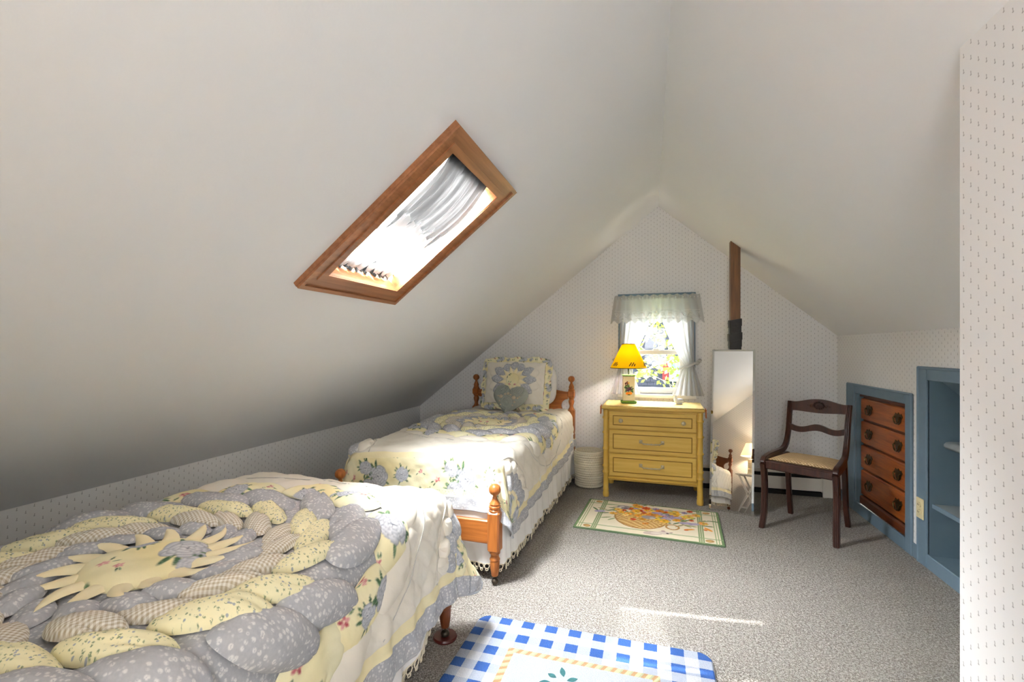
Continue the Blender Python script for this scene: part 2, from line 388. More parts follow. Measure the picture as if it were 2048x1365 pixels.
# window opening in the gables
WX0, WX1, WZ0, WZ1 = -.205, .325, .79, 1.64
def gable(name, y, label, hx0, hx1):
    m = MB(); th = .14*(1 if y > 0 else -1)
    xs = [LX, hx0, RX, hx1, QX]
    for yy in (y, y+th):
        for a, b_ in zip(xs[:-1], xs[1:]):
            top = [(b_, roofz(b_)), (a, roofz(a))]
            if hx0 <= a and b_ <= hx1: polys = [[(a, 0), (b_, 0), (b_, WZ0), (a, WZ0)], [(a, WZ1), (b_, WZ1)]+top]
            else: polys = [[(a, 0), (b_, 0)]+top]
            for p in polys: m.add([(x, yy, z) for x, z in p], [tuple(range(len(p)))], [(x+5, z) for x, z in p])
    m.k = 1
    for p, q in (((hx0, WZ0), (hx1, WZ0)), ((hx1, WZ0), (hx1, WZ1)), ((hx1, WZ1), (hx0, WZ1)), ((hx0, WZ1), (hx0, WZ0))):
        m.add([(p[0], y, p[1]), (q[0], y, q[1]), (q[0], y+th, q[1]), (p[0], y+th, p[1])], [(0, 1, 2, 3)])
    o = m.build(name, ['wallpaper', 'white_paint'], recalc=False); struct(o, label, 'wall'); return o
gable('wall_front', D, 'far gable wall papered with tiny grey sprigs around the window', WX0, WX1)
gable('wall_back', YB, 'sprigged gable wall behind the near bed, seen in the mirror', -.14, .38)
m = MB(); wall_rects(m, [YB, D], [0, LZ], lambda u, v: False, lambda u, v: (LX, u, v), 9); m.box(LX-.08, LX-.001, YB, D, 0, LZ)
struct(m.build('wall_left', 'wallpaper', recalc=False), 'low sprigged knee wall under the left roof slope', 'wall')
DY0, DY1, DZ0, DZ1 = 3.30, 4.01, .06, .87            # built-in drawers opening
AY0, AY1, AZ0, AZ1 = 2.45, 3.075, .07, 1.025          # alcove opening
m = MB(); wall_rects(m, [CY_, AY0, AY1, DY0, DY1, D], [0, DZ0, AZ0, DZ1, AZ1, QZ],
    lambda u, v: (DY0 < u < DY1 and DZ0 < v < DZ1) or (AY0 < u < AY1 and AZ0 < v < AZ1), lambda u, v: (QX, u, v), 3)
struct(m.build('wall_right', 'wallpaper', recalc=False), 'sprigged knee wall right with built-in drawers and blue alcove', 'wall')
# closet block on the right in front
m = MB(); zt = roofz(CX_)
m.add([(CX_, YB, 0), (CX_, CY_, 0), (CX_, CY_, zt), (CX_, YB, zt)], [(0, 1, 2, 3)], [(YB+7, 0), (CY_+7, 0), (CY_+7, zt), (YB+7, zt)])
m.add([(CX_, CY_, 0), (QX, CY_, 0), (QX, CY_, QZ), (CX_, CY_, zt)], [(0, 1, 2, 3)], [(CX_+7, 0), (QX+7, 0), (QX+7, QZ), (CX_+7, zt)])
struct(m.build('wall_closet', 'wallpaper', recalc=False), 'sprigged closet wall filling the right edge of the view', 'wall')
# sloped ceiling: left slope with the roof light opening, right slope
nL = math.hypot(1, mL); TW = (RX-LX)*nL
def onL(y, w, n=0): return (LX+w/nL-n*mL/nL, y, LZ+w*mL/nL+n/nL)      # n: outward from the room
SY0, SY1, SW0, SW1 = 1.462, 1.975, 1.41, 2.07        # roof light opening (y, w)
m = MB()
for n in (0, .2):
    wall_rects(m, [YB-.14, SY0, SY1, D+.14], [-.03, SW0, SW1, TW], lambda u, v: SY0 < u < SY1 and SW0 < v < SW1, lambda u, v: onL(u, v, n))
m.add([onL(YB-.14, TW, .2), onL(D+.14, TW, .2), (RX+.3, D+.14, RZ+.3), (RX+.3, YB-.14, RZ+.3)], [(0, 1, 2, 3)])
struct(m.build('ceiling', 'ceiling_paint', recalc=False), 'plastered left roof slope with the wood-framed roof light', 'ceiling')
m = MB(); e = .12
m.add([(RX, YB-.14, RZ), (RX, D+.14, RZ), (QX+.9, D+.14, roofz(QX+.9)), (QX+.9, YB-.14, roofz(QX+.9))], [(0, 1, 2, 3)])
m.add([(RX, YB-.14, RZ+.3), (RX, D+.14, RZ+.3), (QX+.9, D+.14, roofz(QX+.9)+.3), (QX+.9, YB-.14, roofz(QX+.9)+.3)], [(0, 1, 2, 3)])
struct(m.build('ceiling', 'ceiling_paint', recalc=False), 'plain plastered right roof slope above chair and drawers', 'ceiling')

# ---- roof light (window_2)
r = sroot('window_2', 'wood-framed roof light in the left slope with gathered sheer curtain', 'skylight')
def cas(pts_uv, n0, n1, name='casing_board'):
    m = MB(); m.prism(pts_uv, lambda p, q, d: onL(p, q, d), n0, n1); m.build(name, 'skylight_wood', r)
oy0, oy1, ow0, ow1 = 1.385, 2.056, 1.335, 2.138
iy0, iy1, iw0, iw1 = SY0+.012, SY1-.012, SW0+.012, SW1-.012
for a, b_, c, d in (((oy0, ow0), (oy1, ow0), (iy1, iw0), (iy0, iw0)), ((oy1, ow0), (oy1, ow1), (iy1, iw1), (iy1, iw0)),
                    ((oy1, ow1), (oy0, ow1), (iy0, iw1), (iy1, iw1)), ((oy0, ow1), (oy0, ow0), (iy0, iw0), (iy0, iw1))):
    cas([a, b_, c, d], -.018, .0)
    k = lambda p, q, t: (p[0]+(q[0]-p[0])*t, p[1]+(q[1]-p[1])*t)
    cas([k(a, d, .015), k(b_, c, .015), k(b_, c, .22), k(a, d, .22)], -.027, -.016, 'outer_bead')
    cas([k(a, d, .62), k(b_, c, .62), k(b_, c, .985), k(a, d, .985)], -.023, -.016, 'inner_bead')
for y0, y1, w0, w1 in ((SY0, SY0+.012, SW0, SW1), (SY1-.012, SY1, SW0, SW1), (SY0, SY1, SW0, SW0+.012), (SY0, SY1, SW1-.012, SW1)):
    m = MB(); m.box(y0, y1, w0, w1, .0006, .21, fn=onL); m.build('jamb_board', 'skylight_wood', r)
for y0, y1, w0, w1 in ((SY0+.012, SY0+.07, SW0+.012, SW1-.012), (SY0+.07, SY1-.04, SW0+.012, SW0+.05), (SY0+.07, SY1-.04, SW1-.05, SW1-.012)):
    m = MB(); m.box(y0, y1, w0, w1, .10, .135, .004, fn=onL); m.build('sash_rail', 'white_paint', r)
m = MB(); m.box(SY0+.07, SY1-.013, SW0+.05, SW1-.05, .112, .118, fn=onL); m.build('pane', 'glass', r)
t = thing('roof_light_curtain', 'gathered sheer white curtain stretched inside the wood-framed roof light', 'curtain', onL(1.71, 1.42, .07))
loc = np.array(t.location)
def rel(P): return np.asarray(P)-loc
for w in (SW1-.03, SW0+.045):
    m = MB(); m.tube([rel(onL(SY0+.012, w, .055)), rel(onL(SY1-.012, w, .055))], .005, 8); m.build('rod', 'white_paint', t, True)
nu, nv = 90, 40; U, V = np.meshgrid(np.linspace(0, 1, nu), np.linspace(0, 1, nv), indexing='ij')
y0 = SY0+.098+.012*np.sin(V*9)*V; ya = y0+(SY1-.034-y0)*U
wA = SW1-.012; wbot = SW0+.03+0*U
ww = wA+(wbot-wA)*V; nn = .05+.011*np.sin(U*95+3*np.sin(V*2))*(.5+.5*V)+.006*np.sin(U*41+V*3)-.035*np.sin(V*PI)
P = np.stack([LX+ww/nL-nn*mL/nL, ya, LZ+ww*mL/nL+nn/nL], -1); m = MB(); m.grid(rel(P)); m.build('gathered_panel', 'sheer_roof', t, True)
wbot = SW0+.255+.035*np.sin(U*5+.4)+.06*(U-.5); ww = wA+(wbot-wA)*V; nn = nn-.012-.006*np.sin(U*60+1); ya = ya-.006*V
P = np.stack([LX+ww/nL-nn*mL/nL, ya, LZ+ww*mL/nL+nn/nL], -1); m = MB(); m.grid(rel(P)); m.build('swept_panel', 'sheer_darkened', t, True)  # overlay added to darken the upper part of the curtain
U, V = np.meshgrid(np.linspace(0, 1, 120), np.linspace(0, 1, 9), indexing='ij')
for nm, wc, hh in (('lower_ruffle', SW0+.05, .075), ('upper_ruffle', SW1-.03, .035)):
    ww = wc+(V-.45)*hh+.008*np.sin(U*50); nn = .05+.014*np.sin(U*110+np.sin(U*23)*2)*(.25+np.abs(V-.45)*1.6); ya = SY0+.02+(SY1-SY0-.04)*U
    P = np.stack([LX+ww/nL-nn*mL/nL, ya, LZ+ww*mL/nL+nn/nL], -1); m = MB(); m.grid(rel(P)); m.build(nm, 'sheer_darkened', t, True)

# ---- gable window (window_1)
def window(name, label, x0, x1, y, s, blue=True):
    r = sroot(name, label, 'window', ((x0+x1)/2, y, WZ0)); o = lambda m, nm, mt: m.build(nm, mt, r)
    cx = (x0+x1)/2
    def bx(nm, mt, a0, a1, d0, d1, z0, z1, bev=.003):
        m = MB(); ya, yb = sorted((d0*s, d1*s)); m.box(a0-cx, a1-cx, ya, yb, z0-WZ0, z1-WZ0, bev); return m.build(nm, mt, r)
    cm = 'blue_paint'
    bx('casing_board', cm, x0-.062, x0, -.018, 0, WZ0-.02, WZ1); bx('casing_board', cm, x1, x1+.062, -.018, 0, WZ0-.02, WZ1)
    bx('head_casing', cm, x0-.066, x1+.066, -.020, 0, WZ1, WZ1+.05); bx('sill', 'white_paint', x0-.07, x1+.07, -.03, .13, WZ0-.035, WZ0)
    zm = 1.165
    for nm, z0, z1, d in (('lower_sash', WZ0, zm+.02, .045), ('upper_sash', zm-.02, WZ1, .085)):
        q = bx(nm, 'white_paint', x0, x0+.062, d, d+.035, z0, z1); 
        mm = MB(); ya, yb = sorted((d*s, (d+.035)*s))
        mm.box(x1-.062-cx, x1-cx, ya, yb, z0-WZ0, z1-WZ0, .003); mm.build('stile', 'white_paint', q)
        for a, c in ((z0, z0+(.055 if nm[0] == 'l' else .04)), (z1-.04, z1)):
            mm = MB(); mm.box(x0+.062-cx, x1-.062-cx, ya, yb, a-WZ0, c-WZ0, .003); mm.build('rail', 'white_paint', q)
        mm = MB(); yc = (d+.017)*s; mm.box(x0+.06-cx, x1-.06-cx, min(yc, yc+.004), max(yc, yc+.004), z0+.04-WZ0, z1-.03-WZ0); mm.build('pane', 'glass', q)
        if nm[0] == 'l':
            mm = MB(); mm.box(-.025, .025, ya-.012*(s > 0), yb, z1-WZ0-.005, z1-WZ0+.014, .004); mm.build('latch', 'ceramic', q)
    return r
window('window_1', 'double-hung attic window with blue casing behind the yellow lamp', WX0, WX1, D, 1)
window('window_3', 'unseen double-hung window added in the gable behind the camera for light', -.14, .38, YB, -1)  # rear window made up to let fill light in

# ---- curtains of the gable window
def cloth(name, mat, par, fn, nu, nv):
    U, V = np.meshgrid(np.linspace(0, 1, nu), np.linspace(0, 1, nv), indexing='ij'); P = fn(U, V)
    m = MB(); m.grid(np.stack(P, -1)); return m.build(name, mat, par, True)
cw = (WX0+WX1)/2
t = thing('valance', 'ruffled white embroidered valance across the top of the window', 'valance', (cw, D, 1.43))
m = MB(); m.tube([(-.345, -.005, .215), (-.345, -.075, .215), (.345, -.075, .215), (.345, -.005, .215)], .007, 8); m.build('rod', 'white_paint', t, True)
def val(U, V):
    x = (-.36-.035*V+(.72+.07*V)*U); z = .238-.238*V-.012*V*np.cos(U*2*PI*11)*(V > .9)+.006*np.sin(U*70)*(V < .1)
    y = -.082-.05*V**.6*.5+(.004+.016*np.clip(V-.12, 0, 1))*np.sin(U*62+2*np.sin(V*1.5+U*9))+.008*np.sin(U*150)*(V < .16)
    y = y+.05*np.clip(np.abs(U-.5)-.46, 0, 1)/.04*.8
    return x, y, z
cloth('gathered_skirt', 'sheer', t, val, 160, 26)
def embro(fz, a, k, w, nm):
    m = MB(); pts = []
    for i in range(100):
        u = .03+.94*i/99; V = (.238-fz(u))/.238; x, y, z = val(np.array(u), np.array(V)); pts.append((float(x), float(y)-.003, float(z)))
    m.tube(pts, w, 5); m.build(nm, 'embroidery', t, True)
embro(lambda u: .10, 0, 0, .0014, 'embroidered_line'); embro(lambda u: .032, 0, 0, .0014, 'embroidered_line'); embro(lambda u: .065+.02*math.sin(u*60), 0, 0, .0016, 'embroidered_vine')
m = MB()
for i in range(13):
    u = .06+.88*i/12; x, y, z = val(np.array(u), np.array((.238-.068)/.238))
    m.tube([(float(x)+.015*math.cos(a), float(y)-.004, float(z)+.015*math.sin(a)) for a in np.linspace(0, 2*PI, 13)[:-1]], .0015, 5, True)
o = m.build('embroidered_flowers', 'embroidery', t, True); o['kind'] = 'stuff'
for side in (-1, 1):
    nm = 'tied-back sheer white curtain panel on the %s' % ('lamp side of the window' if side < 0 else 'right of the window, knotted beside the mirror')
    t = thing('curtain_panel', nm, 'curtain', (cw, D, .79), group='window curtain panels')
    zt, zk = .83, .262
    def pan(U, V):
        z = zt*(1-V); q = np.clip((zt-z)/(zt-zk), 0, 1); lo = np.clip((zk-z)/zk, 0, 1)
        xi = .02+.215*q**1.6-.105*lo**.8; xo = .312+.005*q+.075*lo
        tight = np.exp(-((z-zk)/.07)**2)
        x = xi+(xo-xi)*U; y = -.034-.045*lo-.006*(1-tight)*q+(.010+.008*lo)*(1-.75*tight)*np.sin(U*34+q*1.5)+.004*np.sin(U*71+V*4)
        return side*x, y, z
    cloth('panel', 'sheer', t, pan, 70, 46)
    m = MB(); m.tube([(side*(.27+.075*math.cos(a)), -.055+.035*math.sin(a), zk+.028*math.cos(a)+.004*math.sin(5*a)) for a in np.linspace(0, 2*PI, 25)[:-1]], .011, 8, True); m.build('tie_band', 'sheer', t, True)
    m = MB()
    for k in range(3): m.lathe([(.001, -.016), (.012, -.01), (.018, 0), (.012, .011), (.001, .016)], (side*(.337+.01*k), -.06-.01*k, zk+.03+(k-1)*.014), 10)
    m.build('knot', 'sheer', t, True)
    m = MB()
    for k in range(9):
        q = .06+.8*k/9; V = q*(zt-zk)/zt; x, y, z = pan(np.array(.13), np.array(V))
        m.tube([(float(x)+.016*math.cos(a), float(y)-.014, float(z)+.02*math.sin(a)) for a in np.linspace(0, 2*PI, 11)[:-1]], .0016, 5, True)
    o = m.build('embroidered_edge', 'embroidery', t, True); o['kind'] = 'stuff'

# ---- built-in drawers and alcove trim
def bx(par, nm, mt, x0, x1, y0, y1, z0, z1, bev=.004, lab=None, smooth=False):
    m = MB(); m.box(x0, x1, y0, y1, z0, z1, bev); return m.build(nm, mt, par, smooth, lab)
r = sroot('trim_1', 'blue painted casing around the built-in wooden drawers', 'casing')
bx(r, 'side_casing', 'blue_paint', QX-.012, QX, DY1, DY1+.13, 0, .93); bx(r, 'side_casing', 'blue_paint', QX-.012, QX, DY0-.065, DY0, 0, .93)
bx(r, 'head_casing', 'blue_paint', QX-.012, QX, DY0, DY1, DZ1, .93)
for y0, y1, z0, z1 in ((DY0-.075, DY0-.058, .0, .94), (DY1+.12, DY1+.137, 0, .94), (DY0-.058, DY1+.12, .925, .94)): bx(r, 'outer_bead', 'blue_paint', QX-.016, QX, y0, y1, z0, z1, .006)
bx(r, 'base_board', 'blue_paint', QX-.011, QX, DY0, DY1, 0, DZ0+.02)
for y0, y1 in ((DY0, DY0+.004), (DY1-.004, DY1)): bx(r, 'jamb', 'blue_dark', QX, QX+.1, y0, y1, DZ0, DZ1, 0)
t = thing('built_in_drawers', 'orange wooden chest of four drawers built into the knee wall', 'drawers', (QX+.045, (DY0+DY1)/2, DZ0))
hw_ = (DY1-DY0)/2-.004
bx(t, 'carcass', 'drawer_trim', 0, .36, -hw_, hw_, 0, DZ1-DZ0)
for z0, z1 in ((.075, .255), (.27, .435), (.45, .61), (.625, .775)):
    d = bx(t, 'drawer', 'drawer_wood', -.020, .03, -hw_+.01, hw_-.01, z0, z1, .007)
    for yy in (-.20, .20):
        zc = (z0+z1)/2; m = MB()
        kp = 1.35; plate = [(0, .030), (.012, .020), (.026, .026), (.036, .012), (.026, .0), (.022, -.014), (.01, -.022), (0, -.028), (-.01, -.022), (-.022, -.014), (-.026, 0), (-.036, .012), (-.026, .026), (-.012, .020)]
        m.prism(plate, lambda p, q, e: (-.020-e, yy+p*kp, zc+q*kp), 0, .003)
        for sg in (-1, 1): m.lathe([(.001, 0), (.006, .003), (.006, .009), (.003, .012)], (0, 0, 0), 8); 
        k = len(m.v)-2*8*4
        for i in range(k, len(m.v)):
            sg = -1 if i < k+32 else 1; x, y, z = m.v[i]; m.v[i] = (-.023-z, yy+sg*.034+x, zc+.010+y)
        m.tube([(-.035, yy+.034*math.cos(a), zc+.008-.038*math.sin(a)) for a in np.linspace(0, PI, 11)],   .0042, 6)
        m.build('bail_pull', 'brass_dark', d, 40)
m = MB(); q = [(-hw_, 0)]+[(-hw_+2*hw_*i/40, -.014-.009*math.cos(i/40*4*PI)) for i in range(41)]+[(hw_, 0)]
m.prism(q, lambda p, z, e: (-.022+e, p, .81+z), 0, .02); m.build('scalloped_apron', 'drawer_trim', t)
bx(t, 'base_moulding', 'drawer_trim', -.026, .02, -hw_, hw_, .0, .065, .01)
r = sroot('trim_2', 'blue painted casing around the open shelf alcove', 'casing')
bx(r, 'side_casing', 'blue_paint', QX-.013, QX, AY1, AY1+.085, 0, 1.09); bx(r, 'side_casing', 'blue_paint', QX-.013, QX, AY0-.085, AY0, 0, 1.09)
bx(r, 'head_casing', 'blue_paint', QX-.013, QX, AY0, AY1, AZ1, 1.09)
for y0, y1, z0, z1 in ((AY1+.075, AY1+.092, 0, 1.10), (AY0-.085, AY1+.075, 1.083, 1.10)): bx(r, 'outer_bead', 'blue_paint', QX-.018, QX, y0, y1, z0, z1, .006)
bx(r, 'base_board', 'blue_paint', QX-.012, QX, AY0, AY1, 0, AZ0+.008)
# alcove box (sloped back like the roof)
ax = QX+.44; r = sroot('trim_3', 'dark blue painted inside of the open alcove', 'alcove')
def quad(par, nm, mt, pts): m = MB(); m.add(pts, [tuple(range(len(pts)))]); return m.build(nm, mt, par, recalc=False)
zb = 1.02-.36
sid = [(QX, AZ0), (ax, AZ0), (ax, zb), (QX+.05, AZ1), (QX, AZ1)]
for nm, y0, y1 in (('side_panel', AY1, AY1+.012), ('side_panel', AY0-.012, AY0)):
    m = MB(); m.prism(sid, lambda p, q, e: (p, e, q), y0, y1); m.build(nm, 'blue_dark', r)
m = MB(); m.box(QX, ax, AY0, AY1, AZ0-.012, AZ0); m.build('bottom_panel', 'blue_dark', r)
m = MB(); m.box(ax, ax+.012, AY0, AY1, AZ0, zb); m.build('back_panel', 'blue_dark', r)
m = MB(); m.prism([(ax, zb), (QX+.05, AZ1), (QX+.05, AZ1+.012), (ax+.012, zb+.01)], lambda p, q, e: (p, e, q), AY0, AY1); m.build('sloped_panel', 'blue_dark', r)
t = thing('shelf', 'thick grey rounded-edge shelf in the upper part of the blue alcove', 'shelf', (QX+.06, (AY0+AY1)/2, .655))
m = MB(); hw2 = (AY1-AY0)/2-.002; q = [(.36, .0), (.36, .042), (.03, .042), (.014, .038), (.004, .026), (.004, .014), (.014, .003), (.03, 0)]
m.prism(q, lambda p, z, e: (p, e, z), -hw2, hw2); m.build('board', 'grey_shelf', t, 40)
m = MB(); m.box(.10, .36, hw2-.16, hw2-.13, -.07, -.001, .003); m.build('bracket', 'blue_paint', t)
t = thing('shelf', 'thin blue shelf in the lower part of the blue alcove', 'shelf', (QX+.02, (AY0+AY1)/2, .335))
m = MB(); m.box(.0, .41, -hw2, hw2, 0, .018, .003); m.build('board', 'grey_shelf', t); m = MB(); m.box(-.008, .0, -hw2, hw2, -.004, .020, .002); m.build('front_edge', 'blue_paint', t)
for i, (y0, y1) in enumerate(((DY1+.14, D), (AY1+.094, DY0-.076), (CY_, AY0-.087))):
    m = MB(); m.box(QX-.009, QX, y0, y1, 0, .085, .004); struct(m.build('baseboard_right', 'blue_paint'), 'blue painted baseboard of the right knee wall, piece %s' % ('by the gable corner', 'between drawers and alcove', 'nearest the closet')[i], 'baseboard')
m = MB(); m.box(LX, LX+.014, YB, D, 0, .08, .004); struct(m.build('baseboard_left', 'white_paint'), 'low baseboard along the left knee wall', 'baseboard')
# outlet
t = thing('wall_outlet', 'ivory double wall outlet on the blue alcove casing', 'outlet', (QX-.013, 3.128, .31))
m = MB(); m.box(-.006, 0, -.035, .035, -.057, .057, .004); m.build('cover_plate', 'ivory', t)
for dz in (-.02, .02):
    m = MB(); m.lathe([(.0165, 0), (.0165, .004), (.015, .005)], (0, 0, 0), 16); m.v = [(-.006-z, x, y*.85+dz) for x, y, z in m.v]; k = m.build('receptacle', 'ivory', t, 40)
    mm = MB()
    for sy in (-.006, .006): mm.box(-.0117, -.0105, sy-.001, sy+.001, dz-.004, dz+.005)
    mm.build('slots', 'black', k)

# baseboard heater along the far wall
t = thing('baseboard_heater', 'long white baseboard heater along the gable wall with black slots', 'heater', (.4, D, 0))
bx(t, 'back_plate', 'black', -1.0, .94, -.03, -.001, .02, .185); bx(t, 'front_panel', 'heater_white', -1.0, .94, -.066, -.058, .045, .148, .003)
bx(t, 'top_cover', 'heater_white', -1.0, .94, -.05, -.001, .172, .19, .004); bx(t, 'end_cap', 'heater_white', .94, 1.02, -.07, -.001, 0.0, .192, .004); bx(t, 'end_cap', 'heater_white', -1.06, -1.0, -.07, -.001, 0.0, .192, .004)
bx(t, 'lower_gap_shade', 'black', -1.0, .94, -.055, -.03, .0, .03, 0)  # black strip painted as shade in the gap below the front panel

# post with black wrap
t = thing('wooden_post', 'square brown wooden post rising from behind the mirror to the ceiling', 'post', (.635, 3.935, 0))
m = MB(); zt = roofz(.635)
m.hull([(x, y, z) for x, y in ((-.034, -.034), (.034, -.034), (.034, .034), (-.034, .034)) for z in (0,)]+[(x, y, roofz(.635+x)-.002) for x, y in ((-.034, -.034), (.034, -.034), (.034, .034), (-.034, .034))]); m.build('shaft', 'post_wood', t)
for k in range(26):
    z = .05+.0525*k; m = MB(); q = .041+.003*((k*7) % 3)
    m.hull([(x*q, y*q, z+zz+(.008 if x > 0 else -.006)+(.004 if y > 0 else 0)) for x, y in ((-1, -.8), (-.8, -1), (.8, -1), (1, -.8), (1, .8), (.8, 1), (-.8, 1), (-1, .8)) for zz in (0, .056)]); m.build('rubber_wrap', 'tape', t)
# ------------------------------------------------------------------ beds
def turned(m, prof, x, y, n=18): m.lathe([(r, z) for r, z in prof], (x, y, 0), n)
BALL = [(.001, .062), (.014, .060), (.024, .053), (.0295, .042), (.031, .031), (.0285, .020), (.021, .011), (.012, .005), (.010, 0)]
def ball(z0): return [(r, z0+z) for r, z in BALL][::-1]
def make_bed(label, loc, rz, wood_='maple', foot_post=True, cup=False):
    """local frame: y=0 head end, y=2 foot end, x across"""
    t = thing('bed', label, 'bed', loc, rz); wx = wood_+'_x' if wood_+'_x' in M else wood_
    hx = .47
    for sx in (-1, 1):
        m = MB(); x = sx*hx
        turned(m, [(.019, .05), (.024, .09), (.026, .13), (.021, .15), (.028, .17), (.028, .18), (.022, .19), (.030, .20)], x, 0)
        m.box(x-.032, x+.032, -.032, .032, .20, .64, .008)
        turned(m, [(.030, .64), (.020, .655), (.016, .675), (.024, .70), (.027, .715), (.020, .735), (.028, .745), (.028, .755)], x, 0)
        m.box(x-.030, x+.030, -.030, .030, .755, .81, .006)
        turned(m, [(.028, .81), (.030, .818), (.022, .83), (.025, .845), (.018, .865), (.011, .88)]+ball(.885), x, 0)
        p = m.build('headboard_post', wood_, t, 35)
        m = MB(); m.lathe([(.004, .05), (.006, .03)], (x, 0, 0), 8); m.lathe([(.001, 0), (.012, .003), (.019, .012), (.019, .02), (.012, .03), (.001, .034)], (x, 0, 0), 14); m.build('caster', 'dark_metal', p, True)
    out = []
    W_ = hx-.028
    for i in range(25): x = -W_+2*W_*i/24; out.append((x, .80+.085*math.cos(x/W_*PI*.5)**1.3+.0*x-.012*math.sin(abs(x)/W_*PI)))
    notch = [(W_-.005, .735)]+[(W_-.065*math.sin(a), .675+.06*math.cos(a)) for a in np.linspace(0, PI, 12)]+[(W_-.005, .615)]
    out += notch+[(W_, .45), (-W_, .45)]+[(-p, q) for p, q in notch[::-1]]
    m = MB(); m.prism(out, lambda p, q, e: (p, e, q), -.011, .011); m.build('headboard_panel', wx, t, 30)
    for sx in (-1, 1):
        m = MB(); x = sx*hx; y = 2.0
        turned(m, [(.017, .048), (.023, .085), (.025, .118), (.0235, .122), (.0265, .128), (.0265, .134), (.021, .142), (.021, .155), (.0275, .163), (.0275, .170), (.0285, .175)], x, y)
        m.box(x-.032, x+.032, y-.032, y+.032, .172, .375, .009)
        if foot_post: turned(m, [(.030, .372), (.031, .38), (.026, .386), (.0305, .392), (.0305, .400), (.024, .405), (.028, .412), (.020, .425), (.013, .437), (.011, .448)]+ball(.45), x, y)
        p = m.build('footboard_post', wood_, t, 35)
        m = MB(); m.lathe([(.004, .05), (.006, .028)], (x, y, 0), 8); m.lathe([(.001, 0.004), (.012, .006), (.018, .014), (.018, .022), (.012, .031), (.001, .036)], (x, y, 0), 14); m.build('caster', 'dark_metal', p, True)
        if cup:
            m = MB(); m.lathe([(.001, .0), (.048, .0), (.050, .006), (.046, .013), (.034, .011), (.001, .010)], (x, y, 0), 28); m.build('caster_cup', 'cup_red', p, 40)
    m = MB(); m.box(-hx+.03, hx-.03, 1.988, 2.012, .205, .325, .006); m.build('foot_rail', wx, t)
    for sx in (-1, 1):
        m = MB(); m.box(sx*hx-.013, sx*hx+.013, .03, 1.97, .22, .32, .004); m.build('side_rail', wood_, t)
    m = MB(); m.box(-.45, .45, .03, 1.95, .22, .42, .03); m.build('box_spring', 'mattress', t)
    m = MB(); m.box(-.455, .455, .03, 1.94, .42, .60, .05); m.build('mattress', 'mattress', t)
    return t
def bed_skirt(label, loc, rz, hem_z, y1, lift=None):
    t = thing('bed_skirt', label, 'bed skirt', loc, rz, 'gathered white bed skirts')
    # path: up one side, across the foot, down the other side
    pts = []; hx = .496
    for y in np.linspace(.05, y1-.06, 90): pts.append((hx, y, 1, 0))
    for a in np.linspace(0, PI/2, 12)[1:-1]: pts.append((hx-.06+.06*math.cos(a), y1-.06+.06*math.sin(a), math.cos(a), math.sin(a)))
    for x in np.linspace(hx-.06, -hx+.06, 50): pts.append((x, y1, 0, 1))
    for a in np.linspace(PI/2, PI, 12)[1:-1]: pts.append((-hx+.06+.06*math.cos(a), y1-.06+.06*math.sin(a), math.cos(a), math.sin(a)))
    for y in np.linspace(y1-.06, .05, 90): pts.append((-hx, y, -1, 0))
    A = np.array(pts); n = len(A); nv = 12; P = np.zeros((n, nv, 3)); sarc = np.concatenate([[0], np.cumsum(np.hypot(*np.diff(A[:, :2], axis=0).T))])
    hz = np.array([hem_z+(lift(x, y) if lift else 0) for x, y, _, _ in pts])+.006*np.sin(sarc*9)
    for j in range(nv):
        q = j/(nv-1); off = (.008*np.sin(sarc*58+np.sin(sarc*13)*2)+.006*np.sin(sarc*27))*q**1.2+.012*q
        P[:, j, 0] = A[:, 0]+A[:, 2]*off; P[:, j, 1] = A[:, 1]+A[:, 3]*off; P[:, j, 2] = .44+(hz-.44)*q
    m = MB(); m.grid(P); m.build('skirt_cloth', 'white_cloth', t, True)
    m = MB(); E_ = P[:, -1]; step = .030; s0 = .0
    while s0 < sarc[-1]:
        c = np.array([np.interp(s0, sarc, E_[:, k]) for k in range(3)]); c2 = np.array([np.interp(s0+.01, sarc, E_[:, k]) for k in range(3)]); tt = (c2-c); tt /= np.linalg.norm(tt)+1e-9
        for rr, dz in ((.013, -.012), (.0065, -.029)):
            m.tube([tuple(c+tt*rr*math.cos(a)+np.array((0, 0, dz+rr*1.05*math.sin(a)))) for a in np.linspace(0, 2*PI, 9)[:-1]], .0028, 4, True)
        m.tube([tuple(c+tt*(.015+.004*math.cos(a))+np.array((0, 0, -.004+.004*math.sin(a)))) for a in np.linspace(0, 2*PI, 6)[:-1]], .0022, 3, True)
        s0 += step
    m.tube([tuple(p) for p in E_[::2]], .003, 4)
    m.build('lace_trim', 'lace', t, True, 'cream crocheted lace edging'); return t

